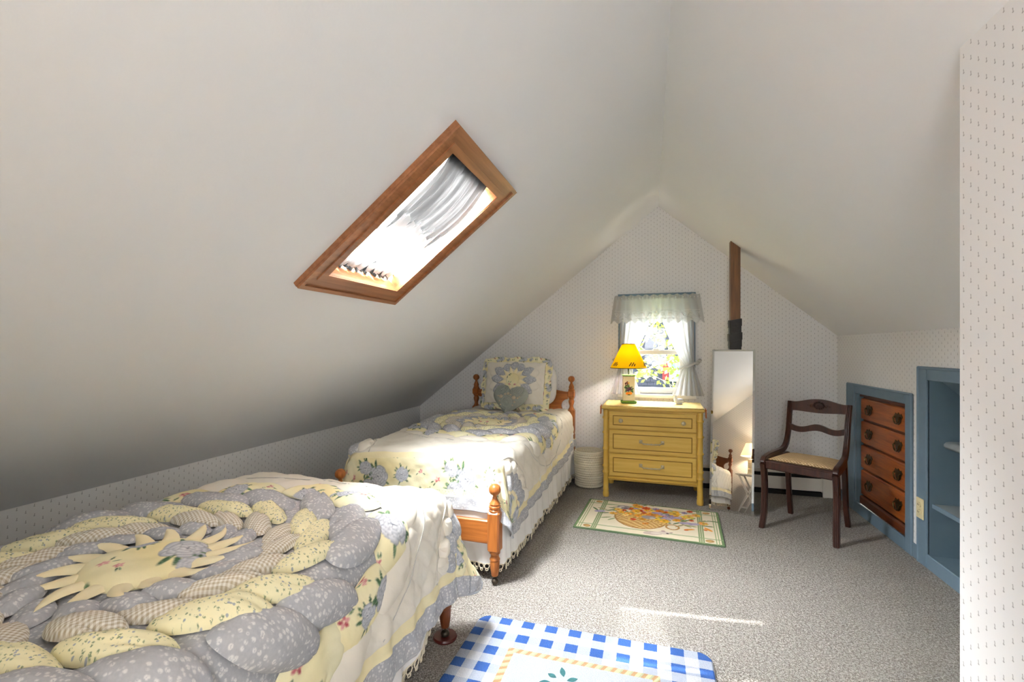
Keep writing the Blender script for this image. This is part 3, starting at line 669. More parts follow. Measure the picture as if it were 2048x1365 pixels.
class Sheet:
    """cloth sheet (s across, t from head) draped over a mattress; gives points and normals"""
    def __init__(s, hw, Lm, z, r, flare=.12, p=3.2, rot=0, sh=(0, 0), seed=1, fold=.02, piv=1.0):
        s.hw, s.Lm, s.z, s.r, s.fl, s.p, s.rot, s.sh, s.seed, s.fold, s.piv = hw, Lm, z, r, flare, p, rot, sh, seed, fold, piv
    def base(s, a, b):
        c, q = math.cos(s.rot), math.sin(s.rot); A = a*c-(b-s.piv)*q+s.sh[0]; B = a*q+(b-s.piv)*c+s.piv+s.sh[1]
        r = s.r; ds = np.maximum(np.abs(A)-(s.hw-r), 0); dt = np.maximum(B-(s.Lm-r), 0)
        rho = (ds**s.p+dt**s.p)**(1/s.p); phi = np.arctan2(dt, ds+1e-9)
        arc = r*PI/2; th = np.minimum(rho, arc)/r; over = np.maximum(rho-arc, 0)
        hang = np.clip(over/.25, 0, 1.3)
        hor = r*np.sin(th)+s.fl*over; drop = r*(1-np.cos(th))+over*math.sqrt(1-s.fl**2)
        path = np.where(ds > dt, B, np.sign(A)*np.abs(A)*1.0+7)          # runs along the hem
        corner = np.sin(2*phi)**2
        hor = hor+hang*(s.fold*wob(path*9, path*0+s.seed, s.seed, 5)+.35*s.fold*np.sin(path*38+s.seed)+corner*.08)
        drop = drop+hang*.010*wob(path*6, path*0, s.seed+3, 4)*(1+corner)
        x = np.where(ds > 0, np.sign(A)*(s.hw-r), A); y = np.where(dt > 0, s.Lm-r, B)
        x = x+np.sign(A)*hor*np.where(ds+dt > 0, np.cos(phi), 0); y = y+hor*np.where(ds+dt > 0, np.sin(phi), 0)
        lump = .010*wob(a*7, b*7, s.seed+8, 6)
        return np.stack([x, y, s.z-drop+lump*(1-np.clip(hang, 0, 1))], -1)
    def at(s, a, b, h=0):
        a = np.asarray(a, float); b = np.asarray(b, float); e = .004; P = s.base(a, b)
        N = np.cross(s.base(a+e, b)-s.base(a-e, b), s.base(a, b+e)-s.base(a, b-e)); N /= np.linalg.norm(N, axis=-1, keepdims=True)+1e-12
        return P+N*np.asarray(h)[..., None]
def petal_grid(n, q0=0.0, tip=.75, blunt=.55):
    q = np.linspace(0, 1, n); v = np.linspace(-1, 1, n); Q, V = np.meshgrid(q, v, indexing='ij')
    w = np.sin(PI*np.clip(Q**tip, .0, 1))**blunt; w = np.clip(w, .0, 1)
    return Q, V, w
def petal(S, c, r0, r1, ang, hw, hgt, n, seed, tip=.75, blunt=.55, lift=.002, tilt=0.0):
    """a puffed leaf-shaped patch: radial from r0 to r1 around c; returns points and uv"""
    Q, V, w = petal_grid(n, tip=tip, blunt=blunt); mid = (r0+r1)/2
    rad = r0+(r1-r0)*Q; tan = V*w*hw
    rr = np.random.default_rng(seed); j = rr.uniform(-.06, .06); a = ang+j+tilt*(Q-.5)
    ca, sa = np.cos(a), np.sin(a); A = c[0]+rad*ca-tan*sa; B = c[1]+rad*sa+tan*ca
    prof = np.clip(1-V**2, 0, 1)**.55*np.clip(np.sin(PI*Q), 0, 1)**.45
    wr = 1+.15*wob(A*45, B*45, seed+2, 5)*(1-prof*.3)+.07*np.sin(V*9+seed)*(np.abs(Q-.5)*2)
    v0 = rr.uniform(-.5, .5); wr = wr-.38*np.exp(-((V-v0-.25*(Q-.5))/.13)**2)*np.clip((Q-.45)*2.2, 0, 1)-.22*np.exp(-((V+v0*.8+.2)/.16)**2)*np.clip((.5-Q)*2, 0, 1)
    H = lift+hgt*prof*wr*(1+rr.uniform(-.15, .2))
    rt = rr.uniform(0, 6.28); UV = np.stack([A*math.cos(rt)-B*math.sin(rt)+rr.uniform(0, 3), A*math.sin(rt)+B*math.cos(rt)+rr.uniform(0, 3)], -1)
    return S.at(A, B, H), UV
def ring(S, par, c, N, r0, r1, hw, hgt, mats, name, n=13, ph=0, seed=0, clip=None, **kw):
    if mats[0] == 'print_roses': n = n*3
    for k in range(N):
        a = 2*PI*(k+ph)/N; mt = mats[k % len(mats)]
        if clip and not clip(c[0]+(r0+r1)/2*math.cos(a), c[1]+(r0+r1)/2*math.sin(a)): continue
        P, UV = petal(S, c, r0, r1, a, hw*(1+.08*math.sin(k*2.3+seed)), hgt, n, seed*101+k, **{**kw, 'lift': kw.get('lift', .002)+(.006 if k % 2 and mt != 'print_roses' and mt != 'cream_cloth' else 0)*hgt/.03})
        m = MB(); m.grid(P, UV); m.build(name, mt, par, True)
def disc(S, par, c, R, hgt, mat, name, n=40):
    rad = np.linspace(0, 1, n); an = np.linspace(0, 2*PI, 181); Rr, An = np.meshgrid(rad, an, indexing='ij')
    A = c[0]+R*Rr*np.cos(An); B = c[1]+R*Rr*np.sin(An); H = .003+hgt*(1-Rr**2)**.5*(1+.12*wob(A*20, B*20, 5)); m = MB(); m.grid(S.at(A, B, H), np.stack([A, B], -1)); m.build(name, mat, par, True)
def make_quilt(label, loc, rz, S, half, T, c, step, puff, npet, rose=.24, t0=.05, blue=.075, strip=.04, sc=1.0, foot_strip=.0):
    t = thing('quilt', label, 'quilt', loc, rz, 'patchwork quilts')
    # region edges
    sb = half-blue; sy = sb-strip; fb = T-blue; fr_ = fb-rose; fy = fr_-strip
    def lines(a, b, brk): 
        pts = sorted({a, b, *[q for q in brk if a < q < b]}); out = []
        for p, q in zip(pts[:-1], pts[1:]): out += list(np.linspace(p, q, max(2, int(math.ceil((q-p)/step))+1)))[:-1]
        return np.array(out+[pts[-1]])
    ls = lines(-half, half, [-sb, -sy, sy, sb])
    s_old = step; lt_ = lines(t0, fr_, [fy]); step = .0045; lt_ = np.concatenate([lt_[:-1], lines(fr_, fb, [fb-foot_strip])[:-1]]); step = s_old; lt_ = np.concatenate([lt_, lines(fb, T, [])])
    A, B = np.meshgrid(ls, lt_, indexing='ij')
    R = .765*sc; dist = np.hypot(A-c[0], B-c[1])
    u1 = (A+B)/.098; u2 = (A-B)/.098
    tri = lambda u: np.abs((u % 1)-.5)*2
    fld = (np.abs(A) < sy) & (B < fy)
    H = np.where(fld & (dist > R*.9), .007*(1-np.maximum(tri(u1), tri(u2))**5), 0)
    H += np.where((np.abs(A) >= sb) | (B >= fb), .005+.003*np.sin(A*60)*np.sin(B*55), 0)
    H += np.where(fld, 0, .003*wob(A*40, B*40, 4)); H += .004*wob(A*14, B*14, 21)
    Rc = .26
    def rnd(a, b):                                                       # rounded foot corners
        p = np.clip((np.abs(a)-(half-Rc))/Rc, 0, 1); q = np.clip((b-(T-Rc))/Rc, 0, 1)
        return np.where(p > 0, np.sign(a)*(half-Rc+Rc*p*np.sqrt(1-q*q/2)), a), np.where(q > 0, T-Rc+Rc*q*np.sqrt(1-p*p/2), b)
    P = S.at(*rnd(A, B), H); UV = np.stack([A+3, B+1], -1)
    ac = (ls[:-1]+ls[1:])/2; bc = (lt_[:-1]+lt_[1:])/2; AC, BC = np.meshgrid(ac, bc, indexing='ij'); DC = np.hypot(AC-c[0], BC-c[1])
    aS = np.abs(AC); reg = np.zeros(AC.shape, int)                      # 0 field
    reg[(DC < .70*sc) & (aS < sy)] = 5
    reg[(aS > sy) & (aS <= sb)] = 1; reg[(BC > fy) & (BC <= fr_) & (aS <= sb)] = 1
    reg[(BC > fr_) & (BC <= fb) & (aS <= sb)] = 2
    if foot_strip: reg[(BC > fb-foot_strip) & (BC <= fb) & (aS <= sb)] = 4
    reg[(aS > sb) | (BC > fb)] = 3
    nv = len(lt_); flat = P.reshape(-1, 3); fuv = UV.reshape(-1, 2)
    for k, (nm, mt) in enumerate((('quilted_field', 'cream_cloth'), ('yellow_strip', 'yellow_cloth'), ('rose_border', 'print_roses'), ('blue_edging', 'print_blue'), ('sprig_strip', 'print_sprig'), ('medallion_ground', 'print_blue'))):
        I, J = np.nonzero(reg == k)
        if not len(I): continue
        F = np.stack([I*nv+J, (I+1)*nv+J, (I+1)*nv+J+1, I*nv+J+1], -1); uq, inv = np.unique(F, return_inverse=True)
        m = MB(); m.v = [tuple(p) for p in flat[uq]]; m.uv = [tuple(p) for p in fuv[uq]]; m.f = [tuple(q) for q in inv.reshape(F.shape).tolist()]; m.mi = [0]*len(m.f)
        if k != 2: m.build(nm, mt, t, True, recalc=False)
    lr = np.linspace(-sb, sb, int(2*sb/.0045)); br = np.linspace(fr_, fb-foot_strip, int((rose-foot_strip)/.0045)); A, B = np.meshgrid(lr, br, indexing='ij'); m = MB(); m.grid(S.at(*rnd(A, B), .003*wob(A*40, B*40, 4)+.004*wob(A*14, B*14, 21)), np.stack([A+3, B+.19], -1)); m.build('rose_border', 'print_roses', t, True)
    # hem roll so that the edge has thickness
    hem = [(-half, q) for q in np.arange(t0, T, .02)]+[(q, T) for q in np.arange(-half, half, .02)]+[(half, q) for q in np.arange(T, t0, -.02)]
    hp = S.at(*rnd(np.array([h[0] for h in hem]), np.array([h[1] for h in hem])), np.zeros(len(hem))); m = MB(); m.tube([tuple(p) for p in hp], .006, 6)
    m.build('hem_roll', 'print_blue', t, True)
    N = 16; inside = lambda a, b: abs(a) < sy-.02 and t0+.08 < b < fy-.02
    f = lambda x: x*sc
    disc(S, t, c, f(.145), puff*1.2, 'print_roses', 'centre_patch')
    for k in range(N):                                                   # rays of the sun: pointed triangles
        a = 2*PI*(k+.5)/N; q = np.linspace(0, 1, 8); v = np.linspace(-1, 1, 7); Q, V = np.meshgrid(q, v, indexing='ij')
        rad = f(.132)+f(.112)*Q; w = f(.027)*(1-Q)**.7; cu = a+.25*Q*Q*(1 if k % 2 else .6); Aq = c[0]+rad*np.cos(cu)-V*w*np.sin(cu); Bq = c[1]+rad*np.sin(cu)+V*w*np.cos(cu)
        m = MB(); m.grid(S.at(Aq, Bq, .006+.016*Q*(puff/.03)+puff*.40*(1-V**2)**.5*(1-Q**2)), np.stack([Aq, Bq], -1)); m.build('sun_ray', 'ray_cloth', t, True)
    kw = dict(n=npet, clip=inside)
    ring(S, t, c, N, f(.185), f(.29), f(.050), puff*.75, ['print_blue'], 'petal', ph=0, seed=1, tilt=.25, **kw)
    ring(S, t, c, N, f(.255), f(.375), f(.062), puff*.9, ['print_gingham'], 'petal', ph=.5, seed=2, tilt=.35, **kw)
    ring(S, t, c, N, f(.345), f(.475), f(.080), puff*1.0, ['print_sprig'], 'petal', ph=0, seed=3, tilt=.35, **kw)
    ring(S, t, c, N, f(.435), f(.60), f(.103), puff*1.15, ['print_blue'], 'petal', ph=.5, seed=4, tilt=.30, **kw)
    ring(S, t, c, N, f(.56), f(.715), f(.132), puff*.8, ['print_roses'], 'petal', ph=0, seed=5, blunt=.45, **kw)
    ring(S, t, c, N, f(.655), f(.775), f(.120), puff*.75, ['cream_cloth'], 'petal', ph=.5, seed=6, blunt=.5, lift=0, **kw)
    # quarter fans in the two foot corners
    for sg in (-1, 1):
        cc = (sg*(sy-.0), fy); base = PI if sg > 0 else 0
        def fan(n_, r0, r1, hw, hg, mt, nm, **k2):
            for k in range(n_):
                a = -PI/2-sg*(PI/2)*(k+.5)/n_
                P_, UV_ = petal(S, cc, r0, r1, a, hw, hg, max(7, npet-2), 900+k+int(r0*1000), lift=.004, **k2); m = MB(); m.grid(P_, UV_); m.build(nm, mt, t, True)
        fan(5, .0, .13, .05, .010, 'print_roses', 'fan_patch'); fan(4, .10, .175, .026, .010, 'ray_cloth', 'fan_point', tip=1)
        fan(4, .12, .25, .046, .020, 'print_blue', 'fan_petal'); fan(5, .215, .295, .040, .022, 'cream_cloth', 'fan_puff')
        an = np.linspace(0, PI/2, 24); aa = -PI/2-sg*an; m = MB(); m.tube([tuple(p) for p in S.at(cc[0]+.305*np.cos(aa), cc[1]+.305*np.sin(aa), np.full(24, .006))], .0035, 6); m.build('piping', 'piping', t, True)
    an = np.linspace(0, 2*PI, 160); k = [(c[0]+.80*sc*math.cos(a), c[1]+.80*sc*math.sin(a)) for a in an]; run = []
    m = MB(); cur = []
    for p in k:
        if abs(p[0]) < sy-.01 and t0 < p[1] < fy-.01: cur.append(p)
        else:
            if len(cur) > 3: run.append(cur)
            cur = []
    if len(cur) > 3: run.append(cur)
    for q in run: m.tube([tuple(p) for p in S.at(np.array([p[0] for p in q]), np.array([p[1] for p in q]), np.full(len(q), .006))], .0018, 4)
    if run: m.build('stitched_circle', 'stitch', t, True)
    return t
NEAR = ((-1.28, -.225, 0), 0.0); FAR = ((-1.15, 4.26, 0), math.radians(178.0))
make_bed('near maple bed mostly hidden under the big puffed quilt, foot leg in a red cup', *NEAR, wood_='maple_dark', foot_post=False, cup=True)
make_bed('maple twin bed with ball-topped posts standing against the far gable wall', *FAR)
bed_skirt('white lace-edged skirt hanging under the near quilt', *NEAR, .115, 1.955, lambda x, y: .17*max(0, (y-1.62)/.335)**1.5)
bed_skirt('white lace-edged skirt around the far maple bed', *FAR, .085, 1.955)
S1 = Sheet(.50, 2.02, .625, .085, flare=.10, p=3.0, seed=3, fold=.010)
make_quilt('large puffed dahlia patchwork quilt covering the near bed', *NEAR, S1, .885, 2.40, (0.02, 1.13), .010, .031, 17, rose=.17)
S2 = Sheet(.485, 1.95, .635, .085, flare=.10, p=3.4, rot=.055, sh=(-.02, -.02), seed=9, fold=.014)
make_quilt('patchwork quilt with rose border hanging over the foot of the far bed', *FAR, S2, .80, 2.23, (0.0, .98), .016, .030, 11, rose=.20, blue=.06, strip=.035, foot_strip=.035, sc=.86)

# ------------------------------------------------------------------ pillows
class Pill:
    """front of a pillow: a across, b up"""
    def __init__(s, w, h, d): s.w, s.h, s.d = w, h, d
    def base(s, a, b):
        x = np.clip(a/s.w, -1, 1); y = np.clip(b/s.h, -1, 1)
        k = (1-np.abs(x)**3.2)**.5*(1-np.abs(y)**3.2)**.5
        return np.stack([a, -s.d*k, b], -1)
    def at(s, a, b, h=0):
        a = np.asarray(a, float); b = np.asarray(b, float); e = .003; P = s.base(a, b)
        N = np.cross(s.base(a+e, b)-s.base(a-e, b), s.base(a, b+e)-s.base(a, b-e)); N /= np.linalg.norm(N, axis=-1, keepdims=True)+1e-12
        return P+N*np.asarray(h)[..., None]
def make_sham(label, loc, rx, rz):
    t = thing('pillow_sham', label, 'pillow', loc, rz); t.rotation_euler = (rx, 0, rz); S = Pill(.29, .20, .075)
    a = np.linspace(-.275, .275, 40); b = np.linspace(-.185, .185, 30); A, B = np.meshgrid(a, b, indexing='ij')
    m = MB(); m.grid(S.at(A, B, .004*wob(A*30, B*30, 3)+.003*np.sin((A+B)*90)), np.stack([A, B], -1)); m.build('cream_front', 'cream_cloth', t, True)
    P = S.at(A, B, np.zeros_like(A)); P[..., 1] *= -.9; m = MB(); m.grid(P, np.stack([A, B], -1)); m.build('back', 'print_roses_pale', t, True)
    # ruffled flange all round
    n = 220; pts = []
    per = [(-.275, -.185), (.275, -.185), (.275, .185), (-.275, .185), (-.275, -.185)]
    seg = []
    for p, q in zip(per[:-1], per[1:]):
        k = int(math.dist(p, q)/.008)
        seg += [(p[0]+(q[0]-p[0])*i/k, p[1]+(q[1]-p[1])*i/k) for i in range(k)]
    seg.append(seg[0]); n = len(seg); nv = 6; P = np.zeros((n, nv, 3)); UV = np.zeros((n, nv, 2))
    for i, (x, y) in enumerate(seg):
        dx, dy = x/.275, y/.185; ex = math.copysign(max(0, (abs(dx)-.80)/.2), dx); ey = math.copysign(max(0, (abs(dy)-.78)/.22), dy); l = math.hypot(ex, ey) or 1
        for j in range(nv):
            q = j/(nv-1); o = .055*q*(1+.12*math.sin(i*.31)); P[i, j] = (x+ex/l*o, .005-.02*(1-q)**2+.010*q*math.sin(i*.75+math.sin(i*.2)), y+ey/l*o); UV[i, j] = (i*.02, q*.15)
    m = MB(); m.grid(P, UV); m.build('floral_ruffle', 'print_roses', t, True)
    c = (0.0, .02)
    disc(S, t, c, .062, .016, 'print_roses', 'centre_patch', 16)
    for k in range(12):
        a0 = 2*PI*(k+.5)/12; q = np.linspace(0, 1, 7); v = np.linspace(-1, 1, 5); Q, V = np.meshgrid(q, v, indexing='ij'); rad = .055+.068*Q; w = .021*(1-Q)**.9
        Aq = c[0]+rad*np.cos(a0)*1.12-V*w*np.sin(a0); Bq = c[1]+rad*np.sin(a0)+V*w*np.cos(a0); m = MB(); m.grid(S.at(Aq, Bq, .010+.004*(1-V**2)), np.stack([Aq, Bq], -1)); m.build('sun_ray', 'ray_cloth', t, True)
    for k in range(12):
        a0 = 2*PI*k/12; sx = 1.25
        P, UV = petal(S, c, .092, .168 if abs(math.sin(a0)) > .8 else .215, a0, .046, .016, 9, 300+k, tip=.8, blunt=.75); m = MB(); m.grid(P, UV); m.build('petal', 'print_blue', t, True)
    for k in range(12):
        a0 = 2*PI*(k+.5)/12; cb = .165
        P, UV = petal(S, c, .145, .180 if abs(math.sin(a0)) > .5 else .245, a0, .046, .010, 9, 330+k, lift=.0); m = MB(); m.grid(P, UV); m.build('puff', 'cream_cloth', t, True)
    return t
make_sham('floral-ruffled pillow sham with a blue sunflower on the far bed', (-1.15, 4.03, .885), math.radians(-14), math.radians(-4))
make_sham('ruffled pillow sham at the head of the near bed, seen in the mirror', (-1.26, -.02, .84), math.radians(-16), math.radians(180))
# white sleeping pillow behind the sham
def soft_pillow(label, loc, rx, rz):
    m = MB(); n = 20; th = np.linspace(-PI/2, PI/2, n); ph = np.linspace(0, 2*PI, 33); T_, P_ = np.meshgrid(th, ph, indexing='ij')
    pw = lambda v, e: np.sign(v)*np.abs(v)**e
    Pz = np.stack([.30*pw(np.cos(T_), .7)*pw(np.cos(P_), .55), .050*pw(np.sin(T_), .8), .20*pw(np.cos(T_), .7)*pw(np.sin(P_), .55)], -1)
    m.grid(Pz); o = m.build('pillow', 'white_cloth', None, True); o.location = loc; o.rotation_euler = (rx, 0, rz); tag(o, label, 'pillow'); return o
soft_pillow('plain white pillow leaning behind the sunflower sham', (-1.10, 4.175, .865), math.radians(-6), math.radians(-3))
# heart cushion
t = thing('heart_cushion', 'heart-shaped grey-green crochet cushion leaning on the sunflower sham', 'cushion', (-1.155, 3.862, .762)); t.scale = (1.38, 1.38, 1.38); t.rotation_euler = (math.radians(-30), math.radians(4), math.radians(-4))
hp = []
for i in range(64):
    a = 2*PI*i/64; hp.append((.115*math.sin(a)**3*1.0, .0072*(13*math.cos(a)-5*math.cos(2*a)-2*math.cos(3*a)-math.cos(4*a))))
hp = np.array(hp); rad = np.linspace(1, 0, 10); cen = np.array((0, .005))
for sg, nm, mt in ((-1, 'crochet_front', 'crochet'), (1, 'back', 'crochet')):
    P = np.zeros((10, 65, 3))
    for i, q in enumerate(rad):
        for j in range(65): p = cen+(hp[j % 64]-cen)*q; P[i, j] = (p[0], sg*.045*(1-q**2.4)**.5, p[1])
    m = MB(); m.grid(P); m.build(nm, mt, t, True)
ang_o = np.arctan2(hp[:, 1]-cen[1], hp[:, 0]-cen[0]); rad_o = np.hypot(hp[:, 1]-cen[1], hp[:, 0]-cen[0]); od = np.argsort(ang_o)
def hy(x, z):
    q = min(1, math.hypot(x-cen[0], z-cen[1])/float(np.interp(math.atan2(z-cen[1], x-cen[0]), ang_o[od], rad_o[od], period=2*PI))); return -.045*max(0, 1-q**2.4)**.5-.002
for cx0, cz0 in ((-.052, .045), (.052, .045), (0, -.04)):
    for rr in (.010, .020, .030, .040):
        m = MB(); m.tube([(cx0+rr*math.cos(a), hy(cx0+rr*math.cos(a), cz0+rr*math.sin(a)), cz0+rr*math.sin(a)) for a in np.linspace(0, 2*PI, 25)[:-1]], .0036, 6, True); m.build('crochet_ring', 'crochet', t, True)
for x, z, rr in ((-.042, -.008, .012), (.042, -.008, .013), (0, .014, .009), (-.018, .008, .006), (.018, .008, .006), (-.062, -.004, .006), (.064, -.006, .007), (-.048, -.035, .006), (.050, -.032, .006), (.040, -.052, .005), (-.038, -.056, .005), (.075, .004, .005)):
    m = MB(); m.lathe([(.0005, 0), (rr, 0), (rr, .002), (.0005, .003)], (0, 0, 0), 12); m.v = [(x+a, hy(x, z)-.003-c_, z+b_) for a, b_, c_ in m.v]; m.build('open_loop', 'crochet_hole', t, True)
# ------------------------------------------------------------------ dresser
DX0, DX1, DF, DB, DT = -.352, .402, 3.815, 4.255, .735
t = thing('dresser', 'mustard yellow faux-bamboo dresser with three drawers under the window', 'dresser', ((DX0+DX1)/2, (DF+DB)/2, 0), math.radians(-1.5))
w = (DX1-DX0)/2; dp = (DB-DF)/2
bx(t, 'top', 'mustard', -w-.012, w+.012, -dp-.012, dp+.01, DT-.025, DT, .006)
bx(t, 'body', 'mustard', -w+.03, w-.03, -dp+.022, dp-.01, .135, DT-.025, .002)
for sx in (-1, 1):
    for y in (-dp+.022, dp-.025):
        m = MB(); x = sx*(w-.022); prof = [(.021, .0), (.024, .006), (.025, .03), (.021, .05), (.025, .06), (.021, .068)]
        for zz in (.20, .25, .39, .52, .64): prof += [(.021, zz-.012), (.0275, zz-.004), (.0275, zz+.004), (.021, zz+.012)]
        prof += [(.021, DT-.03)]; m.lathe(prof, (x, y, 0), 16); m.build('bamboo_leg', 'bamboo', t, 50)
m = MB(); m.tube([(-w+.04, -dp+.015, .157), (w-.04, -dp+.015, .157)], .010, 8); m.build('lower_rail', 'bamboo', t, True)
dz = ((.175, .355), (.362, .545), (.552, .692))
for i, (z0, z1) in enumerate(dz):
    x0, x1, yf = -w+.048, w-.048, -dp+.006
    d = bx(t, 'drawer', 'mustard', x0, x1, yf, yf+.03, z0, z1, .004)
    e = .030
    for a0, a1, c0, c1 in ((x0+e, x1-e, z0+e, z0+e+.007), (x0+e, x1-e, z1-e-.007, z1-e), (x0+e, x0+e+.007, z0+e+.007, z1-e-.007), (x1-e-.007, x1-e, z0+e+.007, z1-e-.007)):
        bx(d, 'moulding', 'mustard_line', a0, a1, yf-.004, yf, c0, c1, .002)
    zc = (z0+z1)/2
    if i == 2:
        for xx in (-.235, .235):
            m = MB(); m.lathe([(.006, 0), (.006, .010), (.015, .014), (.017, .019), (.013, .024), (.001, .026)], (0, 0, 0), 14); m.v = [(xx+x, yf-z, zc+y) for x, y, z in m.v]; m.build('knob', 'pull_metal', d, 50)
    else:
        m = MB(); pts = [(-.082, yf-.004, zc+.008), (-.075, yf-.02, zc+.004), (-.06, yf-.026, zc-.004), (0, yf-.028, zc-.006), (.06, yf-.026, zc-.004), (.075, yf-.02, zc+.004), (.082, yf-.004, zc+.008)]
        m.tube(pts, .0055, 8)
        for xx in (-.03, 0, .03, -.06, .06): m.tube([(xx-.003, yf-.027, zc-.005), (xx+.003, yf-.027, zc-.005)], .0078, 8)
        for xx in (-.082, .082): m.box(xx-.013, xx+.013, yf-.006, yf, zc-.006, zc+.022, .003)
        m.build('bamboo_pull', 'pull_metal', d, 50)
# table runner on the dresser
t2 = thing('dresser_scarf', 'cream openwork scarf with orange tassels lying on the yellow dresser', 'table scarf', ((DX0+DX1)/2, (DF+DB)/2, DT), math.radians(-1.5))
U, V = np.meshgrid(np.linspace(-1, 1, 90), np.linspace(-1, 1, 30), indexing='ij'); xa = U*(w+.006); ya = V*(dp-.012)-.006-.012*np.abs(np.sin(U*22))*(V < -.9)
m = MB(); m.grid(np.stack([xa, ya, .004+.0015*np.sin(U*60)*np.sin(V*30)], -1)); m.grid(np.stack([xa, ya, 0.0008+0*U], -1)); 
plain('scarf', L(244, 222, 160), L(232, 200, 128), 70, .85, .1, bmp=(150, .8, .003)); m.build('cloth', 'scarf', t2, True)
for sx in (-1, 1):
    m = MB()
    for k in range(7):
        a = (k-3)*.004; m.tube([(sx*(w+.016), -dp+.04+a, .003), (sx*(w+.021), -dp+.04+a*1.4, -.015), (sx*(w+.022), -dp+.04+a*2.4, -.065-.006*(k % 2))], .0028, 5)
    m.lathe([(.002, -.02), (.007, -.017), (.007, -.009), (.002, -.005)], (sx*(w+.020), -dp+.04, 0), 8); m.build('tassel', 'tassel', t2, True)

# ------------------------------------------------------------------ lamps
def frustum(m, r0, r1, z0, z1, th=.002, n=48):
    m.lathe([(r0, z0), (r1, z1), (r1-th, z1), (r0-th, z0), (r0, z0)], (0, 0, 0), n); m.f = m.f[:-2]; m.mi = m.mi[:-2]
t = thing('table_lamp', 'lit lamp with yellow cone shade and fruit-painted box base on the dresser', 'lamp', (-.165, 4.03, DT+.0055), math.radians(8))
bx(t, 'foot', 'green_paint', -.062, .062, -.05, .05, 0, .022, .006)
nu, nv = 50, 90; U, V = np.meshgrid(np.linspace(-1, 1, nu), np.linspace(0, 1, nv), indexing='ij')
m = MB(); m.box(-.047, .047, -.0375, .038, .022, .226, .003); 
plain('lamp_cream', L(238, 226, 186), L(230, 214, 170), 30, .5); m.build('box_body', 'lamp_cream', t)
def paint(nu, nv, fn): return fn
col = np.ones((nu, nv, 3))*np.array(L(238, 226, 186)[:3]); xx = U*.5; yy = V*2.1
def ellp(cx, cy, rx, ry, c, ang=0.0, x=xx, y=yy, col=col):
    ca, sa = math.cos(ang), math.sin(ang); a = ((x-cx)*ca+(y-cy)*sa)/rx; b_ = (-(x-cx)*sa+(y-cy)*ca)/ry; col[(a*a+b_*b_) < 1] = np.array(L(*c)[:3])
for k in range(30): ellp(random.uniform(-.34, .34), random.uniform(.75, 1.35), .13, .05, random.choice([(70, 110, 52), (98, 138, 70), (54, 86, 46)]), random.uniform(0, 3))
for k in range(26): ellp(random.uniform(-.2, .2), random.uniform(.85, 1.12), .06, .06, random.choice([(92, 62, 92), (120, 74, 84), (72, 52, 80)]))
for k in range(10): ellp(-.2+random.uniform(-.13, .13), 1.5+random.uniform(-.16, .16), .07, .06, random.choice([(122, 62, 60), (150, 92, 80), (92, 52, 46)]))
ellp(-.02, 1.55, .09, .07, (236, 190, 90)); ellp(-.14, .62, .14, .13, (242, 140, 40)); ellp(.12, .64, .16, .14, (246, 156, 52)); ellp(0, .5, .12, .05, (84, 124, 60))
m = MB(); m.grid(np.stack([U*.0465, -.0383+0*U, .026+V*.196], -1)); o = m.build('fruit_painting', 'painted', t); paint_attr(o, col.reshape(-1, 3))
bx(t, 'cap', 'green_paint', -.052, .052, -.042, .042, .226, .240, .005)
m = MB(); m.tube([(0, 0, .24), (0, 0, .46)], .006, 8); m.build('stem', 'dark_metal', t, True)
m = MB(); m.lathe([(.008, .30), (.014, .31), (.014, .35), (.010, .36)], (0, 0, 0), 10); m.build('socket', 'brass_dark', t, True)
m = MB(); m.lathe([(.010, .355), (.012, .365), (.026, .395), (.030, .415), (.024, .438), (.001, .445)], (0, 0, 0), 14)
def emit(name, c, s):
    mm, b = begin(name); b.inputs['Emission Color'].default_value = c; b.inputs['Emission Strength'].default_value = s; setc(b, c)
emit('bulb', (1, .86, .62, 1), 6); m.build('bulb', 'bulb', t, True)
SZ0, SZ1, SR0, SR1 = .295, .495, .150, .052
m = MB(); frustum(m, SR0, SR1, SZ0, SZ1); sh = m.build('shade', 'shade_yellow', t, 40)
for z, rr in ((SZ0, SR0), (SZ1, SR1)):
    m = MB(); m.tube([(rr*math.cos(a), rr*math.sin(a), z) for a in np.linspace(0, 2*PI, 41)[:-1]], .0025, 5, True); m.build('shade_rim', 'brass_dark', sh, True)
for a0 in (-1.45, -2.55, -.4):                     # dried leaf motifs on the shade
    for k in range(5):
        m = MB(); aa = a0+(k-2)*.07; z0 = SZ0+.028+.012*(k % 2); pts = []
        for i in range(8):
            q = 2*PI*i/8; a = aa+.055*math.cos(q)+.02*math.sin(q); z = z0+.010*math.sin(q)+.006*math.cos(q); rr = SR0+(SR1-SR0)*(z-SZ0)/(SZ1-SZ0)
            pts.append((a, z, rr))
        v = [((r_+.001)*math.cos(a), (r_+.001)*math.sin(a), z) for a, z, r_ in pts]+[((r_+.003)*math.cos(a), (r_+.003)*math.sin(a), z) for a, z, r_ in pts]
        m.add(v, [tuple(range(8))[::-1], tuple(range(8, 16))]+[(i, (i+1) % 8, 8+(i+1) % 8, 8+i) for i in range(8)]); m.build('leaf_motif', 'sconce_motif', sh)
lp = lamp('yellow_lamp_bulb_light', 'POINT', (-.165, 4.03, DT+.40), 22.0, (1, .94, .83), .03)
